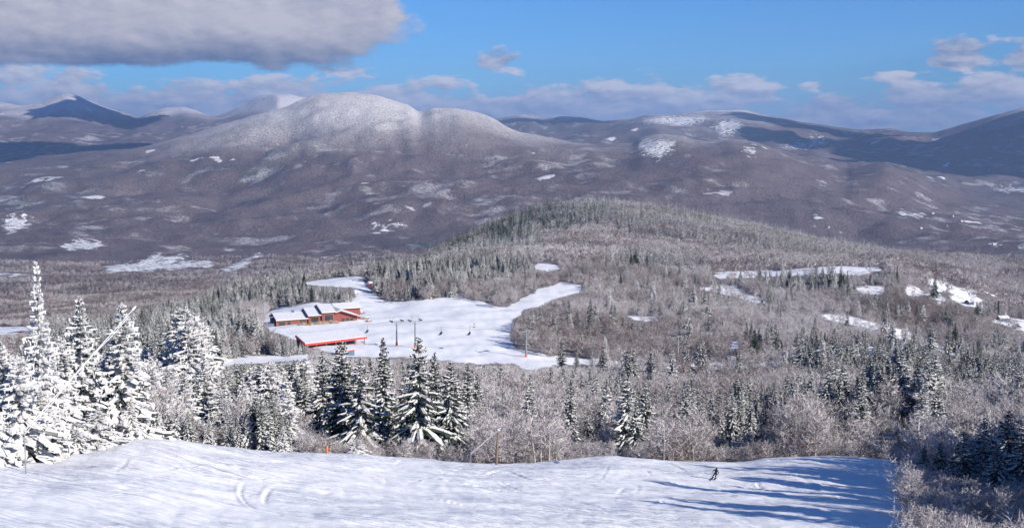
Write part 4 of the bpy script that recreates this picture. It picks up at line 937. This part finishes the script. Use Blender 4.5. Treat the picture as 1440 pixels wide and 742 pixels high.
# ------------------------------------------------------------------ people
def skin_body(name, V, E, Rr, m, parent, lvl=1):
    me = bpy.data.meshes.new(name); me.from_pydata(V, E, []); me.update()
    o = obj(name, me, parent); s = o.modifiers.new('skin', 'SKIN')
    for v, r_ in zip(me.skin_vertices[0].data, Rr): v.radius = (r_, r_)
    me.skin_vertices[0].data[0].use_root = True
    u = o.modifiers.new('sub', 'SUBSURF'); u.levels = lvl; u.render_levels = lvl; me.materials.append(m); return o
CL = {'black': simple('black_ski_clothing', (.012, .013, .02), .8), 'blue': simple('blue_ski_clothing', (.05, .10, .25), .8), 'grey': simple('grey_ski_clothing', (.16, .16, .17), .8), 'tan': simple('tan_ski_clothing', (.45, .36, .26), .8)}
SKIN_M = simple('weathered_skin', (.55, .33, .25), .6)
def skier(name, label, loc, rz, mcol, pose='ski', lean=0.0, scale=1.0, group=None):
    e = thing(name, label, 'person', loc, rz, group); e.scale = (scale,) * 3
    c = CL[mcol]; f = -1 # faces -Y
    if pose == 'ski':
        V = [(0, 0, .86), (0, -.05, 1.12), (0, -.16, 1.34), (0, -.20, 1.47), (0, -.24, 1.60),
             (-.11, 0, .82), (-.20, -.20, .47), (-.26, .02, .10), (-.26, -.14, .05), (.11, 0, .82), (.16, -.20, .47), (.10, .02, .10), (.10, -.14, .05),
             (-.19, -.16, 1.36), (-.36, -.14, 1.12), (-.34, -.40, 1.02), (.19, -.16, 1.36), (.38, -.16, 1.14), (.36, -.40, 1.00)]
        E = [(0, 1), (1, 2), (2, 3), (3, 4), (0, 5), (5, 6), (6, 7), (7, 8), (0, 9), (9, 10), (10, 11), (11, 12), (2, 13), (13, 14), (14, 15), (2, 16), (16, 17), (17, 18)]
        Rr = [.17, .15, .18, .07, .10, .12, .085, .07, .06, .12, .085, .07, .06, .09, .06, .045, .09, .06, .045]
    else:
        V = [(0, 0, .08), (0, .02, .35), (0, 0, .58), (0, -.02, .70), (0, -.03, .82), (-.12, -.05, .08), (-.13, -.48, .08), (-.13, -.5, -.38), (-.13, -.62, -.42), (.12, -.05, .08), (.13, -.48, .08), (.13, -.5, -.38), (.13, -.62, -.42),
             (-.2, 0, .58), (-.27, -.14, .34), (-.16, -.38, .26), (.2, 0, .58), (.27, -.14, .34), (.16, -.38, .26)]
        E = [(0, 1), (1, 2), (2, 3), (3, 4), (0, 5), (5, 6), (6, 7), (7, 8), (0, 9), (9, 10), (10, 11), (11, 12), (2, 13), (13, 14), (14, 15), (2, 16), (16, 17), (17, 18)]
        Rr = [.17, .15, .18, .07, .10, .12, .085, .07, .06, .12, .085, .07, .06, .09, .06, .045, .09, .06, .045]
    body = skin_body('body', V, E, Rr, c, e); body.rotation_euler = (0, lean, 0)
    hd = V[4]
    helmet = blob('helmet', .135, .15, .14, 5, CL['black'], body, .02, -.35, (12, 8)); helmet.location = (hd[0], hd[1], hd[2] + .03)
    gog = blob('goggles', .10, .05, .045, 6, GLASS, helmet, .0, -1, (10, 6)); gog.location = (0, -.11, -.01)
    for si, hv in ((-1, V[15]), (1, V[18])):
        gl = skin_body('glove', [hv, (hv[0], hv[1] - .06, hv[2] - .01)] + [(hv[0] + q, hv[1] - .14 + abs(q) * .6, hv[2] - .05) for q in (-.035, -.012, .012, .035)] + [(hv[0] - si * .06, hv[1] - .07, hv[2] + .02)], [(0, 1), (1, 2), (1, 3), (1, 4), (1, 5), (0, 6)], [.045, .04, .014, .015, .015, .013, .015], CL['black'], body)
        if pose == 'ski': tubeobj('ski_pole', [([(hv[0], hv[1] - .08, hv[2] + .06), (hv[0] + si * .12, hv[1] + .45, .12)], [.012, .010], 5)], STEEL, body)
    for si, i in ((-1, 8), (1, 12)):
        fv = V[i]; bt = boxes('boot', [(fv[0] - .055, fv[0] + .055, fv[1] - .10, fv[1] + .22, fv[2] - .05, fv[2] + .22)], CL['black'], body)
        sk = prism('ski', [(-.95 + fv[1], fv[2] + .06), (-.80 + fv[1], fv[2] - .045), (.85 + fv[1], fv[2] - .045), (.85 + fv[1], fv[2] - .015), (-.78 + fv[1], fv[2] - .015), (-.95 + fv[1], fv[2] + .085)], fv[0] - .05, fv[0] + .05, CL['black'], body)
    return e
ps = at_px(1004, 674, 110, 180); print('skier', ps)
skier('person', 'skier in black with helmet and poles crouching mid-turn on the near ski slope', ps + Vector((0, 0, .02)), R(-25), 'black', 'ski', R(14), .92)
pp = frame(667, 460); skier('person', 'tiny distant skier in light clothing standing on the snow bowl near the leafless wood', pp, R(10), 'tan', 'ski', 0, 1.35)
for x, side, lb, n in [(516, 0, 'leftmost lift chair hanging over the snow right of the red-edged shed', 2), (620, 0, 'lift chair hanging over the middle of the bowl, right of the twin towers', 2), (660, 1, 'lift chair hanging farthest right over the bowl, before the shaded snow', 2)]:
    e, p = chair(x, lb, n, side)
    for k in range(n):
        off = -.5 + k * 1.0; rz = R(-100); q = Vector((off * math.cos(rz), off * math.sin(rz), -3.1))
        skier('person', ('left' if k == 0 else 'right') + ' rider in ' + ('black' if k == 0 else 'grey') + ' seated on the ' + ['leftmost', 'middle', 'rightmost'][(516, 620, 660).index(x)] + ' lift chair', p + q, rz, 'black' if k == 0 else 'grey', 'sit', 0, 1.0, 'riders on the lift chairs')

# ------------------------------------------------------------------ snow guns, marker, post
def pole_gun(x0, y0, d0_, x1, y1, d1_, label):
    p, _ = at_d(x0, d0_); a0_, s0 = ray(x0, y0); p = Vector((d0_ * math.sin(a0_), d0_ * math.cos(a0_), d0_ * float(s0)))
    a1_, s1 = ray(x1, y1); q = Vector((d1_ * math.sin(a1_), d1_ * math.cos(a1_), d1_ * float(s1))); v = q - p
    e = thing('snow_gun', label, 'snow gun', p, 0, 'snowmaking poles at the slope edge')
    gz = float(ground(np.array([float(a0_)]), np.array([d0_]))[0])
    tubeobj('lance', [([(0, 0, 0), tuple(v * .5), tuple(v)], [.042, .036, .03], 8)], WHITEM, e)
    tubeobj('nozzle', [([tuple(v), tuple(v * 1.02), tuple(v * 1.035)], [.08, .09, .05], 8)], WHITEM, e)
    tubeobj('stand', [([(0, 0, gz - p.z - .5), (0, 0, .1)], [.05, .045], 8)], STEEL, e)
    tubeobj('hose', [([(0, .1, -.2)] + [tuple(v * t_ + Vector((0, 0, -.12 - .1 * math.sin(t_ * 9)))) for t_ in (.2, .4, .6, .8, .97)], [.03] * 6, 5)], WHITEM, e)
    return e
pole_gun(34, 606, 88, 186, 436, 92, 'long frosted snow gun pole slanting up to the right in front of the left spruces')
pole_gun(662, 637, 149, 703, 602, 148, 'short white snow gun pole slanting beside the brown post at the slope edge')
p, _ = at_d(698, 151); pst = thing('wooden_post', 'thick brown frosted post standing behind the short white snow gun pole', 'post', p)
a, s = ray(702, 604); hh = float(s) * 151 - p.z
tubeobj('timber', [([(0, 0, -1), (.1, 0, hh * .5), (.25, 0, hh)], [.17, .15, .12], 9)], WOODPOST, pst); blob('snow_cap', .2, .2, .16, 9, SNOW, pst).location = (.25, 0, hh)
p, _ = at_d(460, 139); mk = thing('slope_marker', 'small orange padded marker at the slope edge left of the squat snowy mound', 'marker', p)
tubeobj('pad', [([(0, 0, -.2), (0, 0, .75), (0, 0, .9)], [.16, .16, .09], 10)], ORANGE, mk); tubeobj('stake', [([(0, 0, -.3), (0, 0, 1.7)], [.025, .02], 5)], STEEL, mk)
# red machine in the shaded gap
p = at_px(1037, 500, 430, 760); gm = thing('snow_groomer', 'small red tracked snow machine in the blue shaded gap of the leafless wood', 'snow groomer', p + Vector((0, 0, .1)), R(20))
gb = prism('body', [(-2.2, .5), (-2.2, 1.3), (-1.2, 1.5), (-.9, 2.7), (.9, 2.7), (1.1, 1.6), (2.3, 1.5), (2.3, .5)], -1.1, 1.1, REDTRIM, gm)
for sx in (-1, 1): prism('track', [(-2.3, .25), (-1.9, 0), (2.0, 0), (2.4, .3), (2.2, .75), (-2.1, .75)], sx * 1.5 - .38, sx * 1.5 + .38, DARKM, gm)
boxes('windscreen', [(-.9, .9, -1.22, -1.12, 1.65, 2.5)], GLASS, gm); prism('blade', [(-3.2, 0), (-2.9, .1), (-2.75, .9), (-3.0, 1.1)], -2.0, 2.0, STEEL, gm)
# farmhouses far down the valley
def farm(x, y, d0, d1, s, rz, wallm, label):
    p = at_px(x, y, d0, d1); s *= .6; c = thing('house', label, 'house', p, R(rz), 'houses scattered in the right-hand valley')
    boxes('wall', [(-s, s, -s * .55, s * .55, -3, s * .6)], wallm, c)
    rf = prism('roof', [(-s * .65, s * .58), (0, s * 1.0), (s * .65, s * .58), (s * .65, s * .52), (0, s * .92), (-s * .65, s * .52)], -s * 1.08, s * 1.08, DARKM, c)
    prism('roof_snow', [(-s * .64, s * .60), (-s * .62, s * .66), (0, s * 1.08), (s * .62, s * .66), (s * .64, s * .60), (0, s * 1.01)], -s * 1.06, s * 1.06, SNOW, rf)
    for k in (-.6, -.1, .4): boxes('window', [(s * k, s * (k + .22), -s * .55 - .1, -s * .55 - .01, s * .15, s * .4)], GLASS, c)
WW = simple('white_clapboard', (.55, .54, .52), .7)
for x, y, d0, d1, s, rz, wm, lb in [
  (1410, 452, 600, 2600, 6.5, 15, SHADEBLUE, 'dark blue-grey house on the small snowy clearing at the right edge'),
  (1363, 428, 600, 2600, 6, 40, SHADEBLUE, 'dark house at the lower end of the sloping snow field at right'),
  (1432, 462, 600, 2600, 5, 70, WW, 'pale house below the dark one at the right edge clearing'),
  (1398, 345, 2700, 6500, 13, 20, WW, 'white house on the small field left of the right-edge snow field'),
  (1165, 321, 2700, 6500, 12, 60, WW, 'lone pale house in the dark wood above the hill shoulder'),
  (1312, 300, 2700, 6500, 11, 10, WW, 'pale house highest of the valley cluster at right'),
  (1340, 305, 2700, 6500, 11, 50, WW, 'pale house second from the right in the valley cluster'),
  (1352, 312, 2700, 6500, 12, 30, WW, 'pale house rightmost in the valley cluster'),
  (1332, 318, 2700, 6500, 10, 80, WW, 'pale house lowest in the valley cluster'),
  (1295, 322, 2700, 6500, 11, 35, WW, 'pale house left below the valley cluster')]: farm(x, y, d0, d1, s, rz, wm, lb)

# ------------------------------------------------------------------ clouds above the frame, whose shade lies on far land
CLM = simple('cloud_white', (.9, .9, .92), 1.0)
def cloud(tx, ty, td, rx, ry, zc, seed):
    p = at_px(tx, ty, td * .97, td * 1.05) if td < 60000 else Vector((0, 0, 0))
    a_, s_ = ray(tx, ty); p = Vector((td * math.sin(a_), td * math.cos(a_), td * float(s_)))
    k = (zc - p.z) / SUNDIR.z; c = p + SUNDIR * k
    e = thing('cloud', 'lumpy white cloud high above the valley', 'cloud', c, 0, 'clouds above the view'); e['kind'] = 'structure'
    g = np.random.default_rng(seed)
    for q in range(9):
        u_, v_ = g.uniform(-.7, .7), g.uniform(-.7, .7)
        b_ = blob('puff', rx * g.uniform(.35, .6), ry * g.uniform(.35, .6), 260 * g.uniform(.6, 1.1), seed * 10 + q, CLM, e, .3, -.25, (26, 16)); b_.location = (u_ * rx, v_ * ry, 0)
        for pl_ in b_.data.polygons: pl_.use_smooth = True
cloud(40, 205, 12300, 2300, 1500, 2700, 1)
cloud(-60, 215, 11600, 1500, 1500, 2700, 2)
cloud(135, 172, 17600, 700, 1200, 2900, 3)
cloud(1120, 186, 16600, 1500, 1100, 2900, 4)
cloud(1260, 215, 14300, 1900, 1500, 2800, 6)
cloud(1310, 228, 11800, 2300, 800, 2700, 7)
cloud(840, 180, 19000, 2300, 800, 2900, 10)
cloud(1400, 190, 15000, 1400, 1300, 2800, 5)

# ------------------------------------------------------------------ air
me = bpy.data.meshes.new('haze'); v, f = box_v(-45000, 45000, -3000, 45000, float(H[RD[:, None].repeat(nA, 1) < 44000].min()) - 60, 900.0); me.from_pydata([tuple(q) for q in v], [], [tuple(int(i) for i in q) for q in f]); me.update()
hz = obj('haze', me, kind='stuff', label='thin blue winter haze over the valley and mountains', category='haze')
hm = bpy.data.materials.new('thin_haze'); hm.use_nodes = True; t = NT(hm.node_tree); t.n.clear(); o_ = t.node('ShaderNodeOutputMaterial'); pv = t.node('ShaderNodeVolumePrincipled')
pv.inputs['Color'].default_value = (.42, .62, 1.0, 1); pv.inputs['Density'].default_value = 3.3e-5; pv.inputs['Anisotropy'].default_value = 0.1
t.l.new(pv.outputs[0], o_.inputs['Volume']); me.materials.append(hm)
hm.cycles.homogeneous_volume = True if hasattr(hm.cycles, 'homogeneous_volume') else None
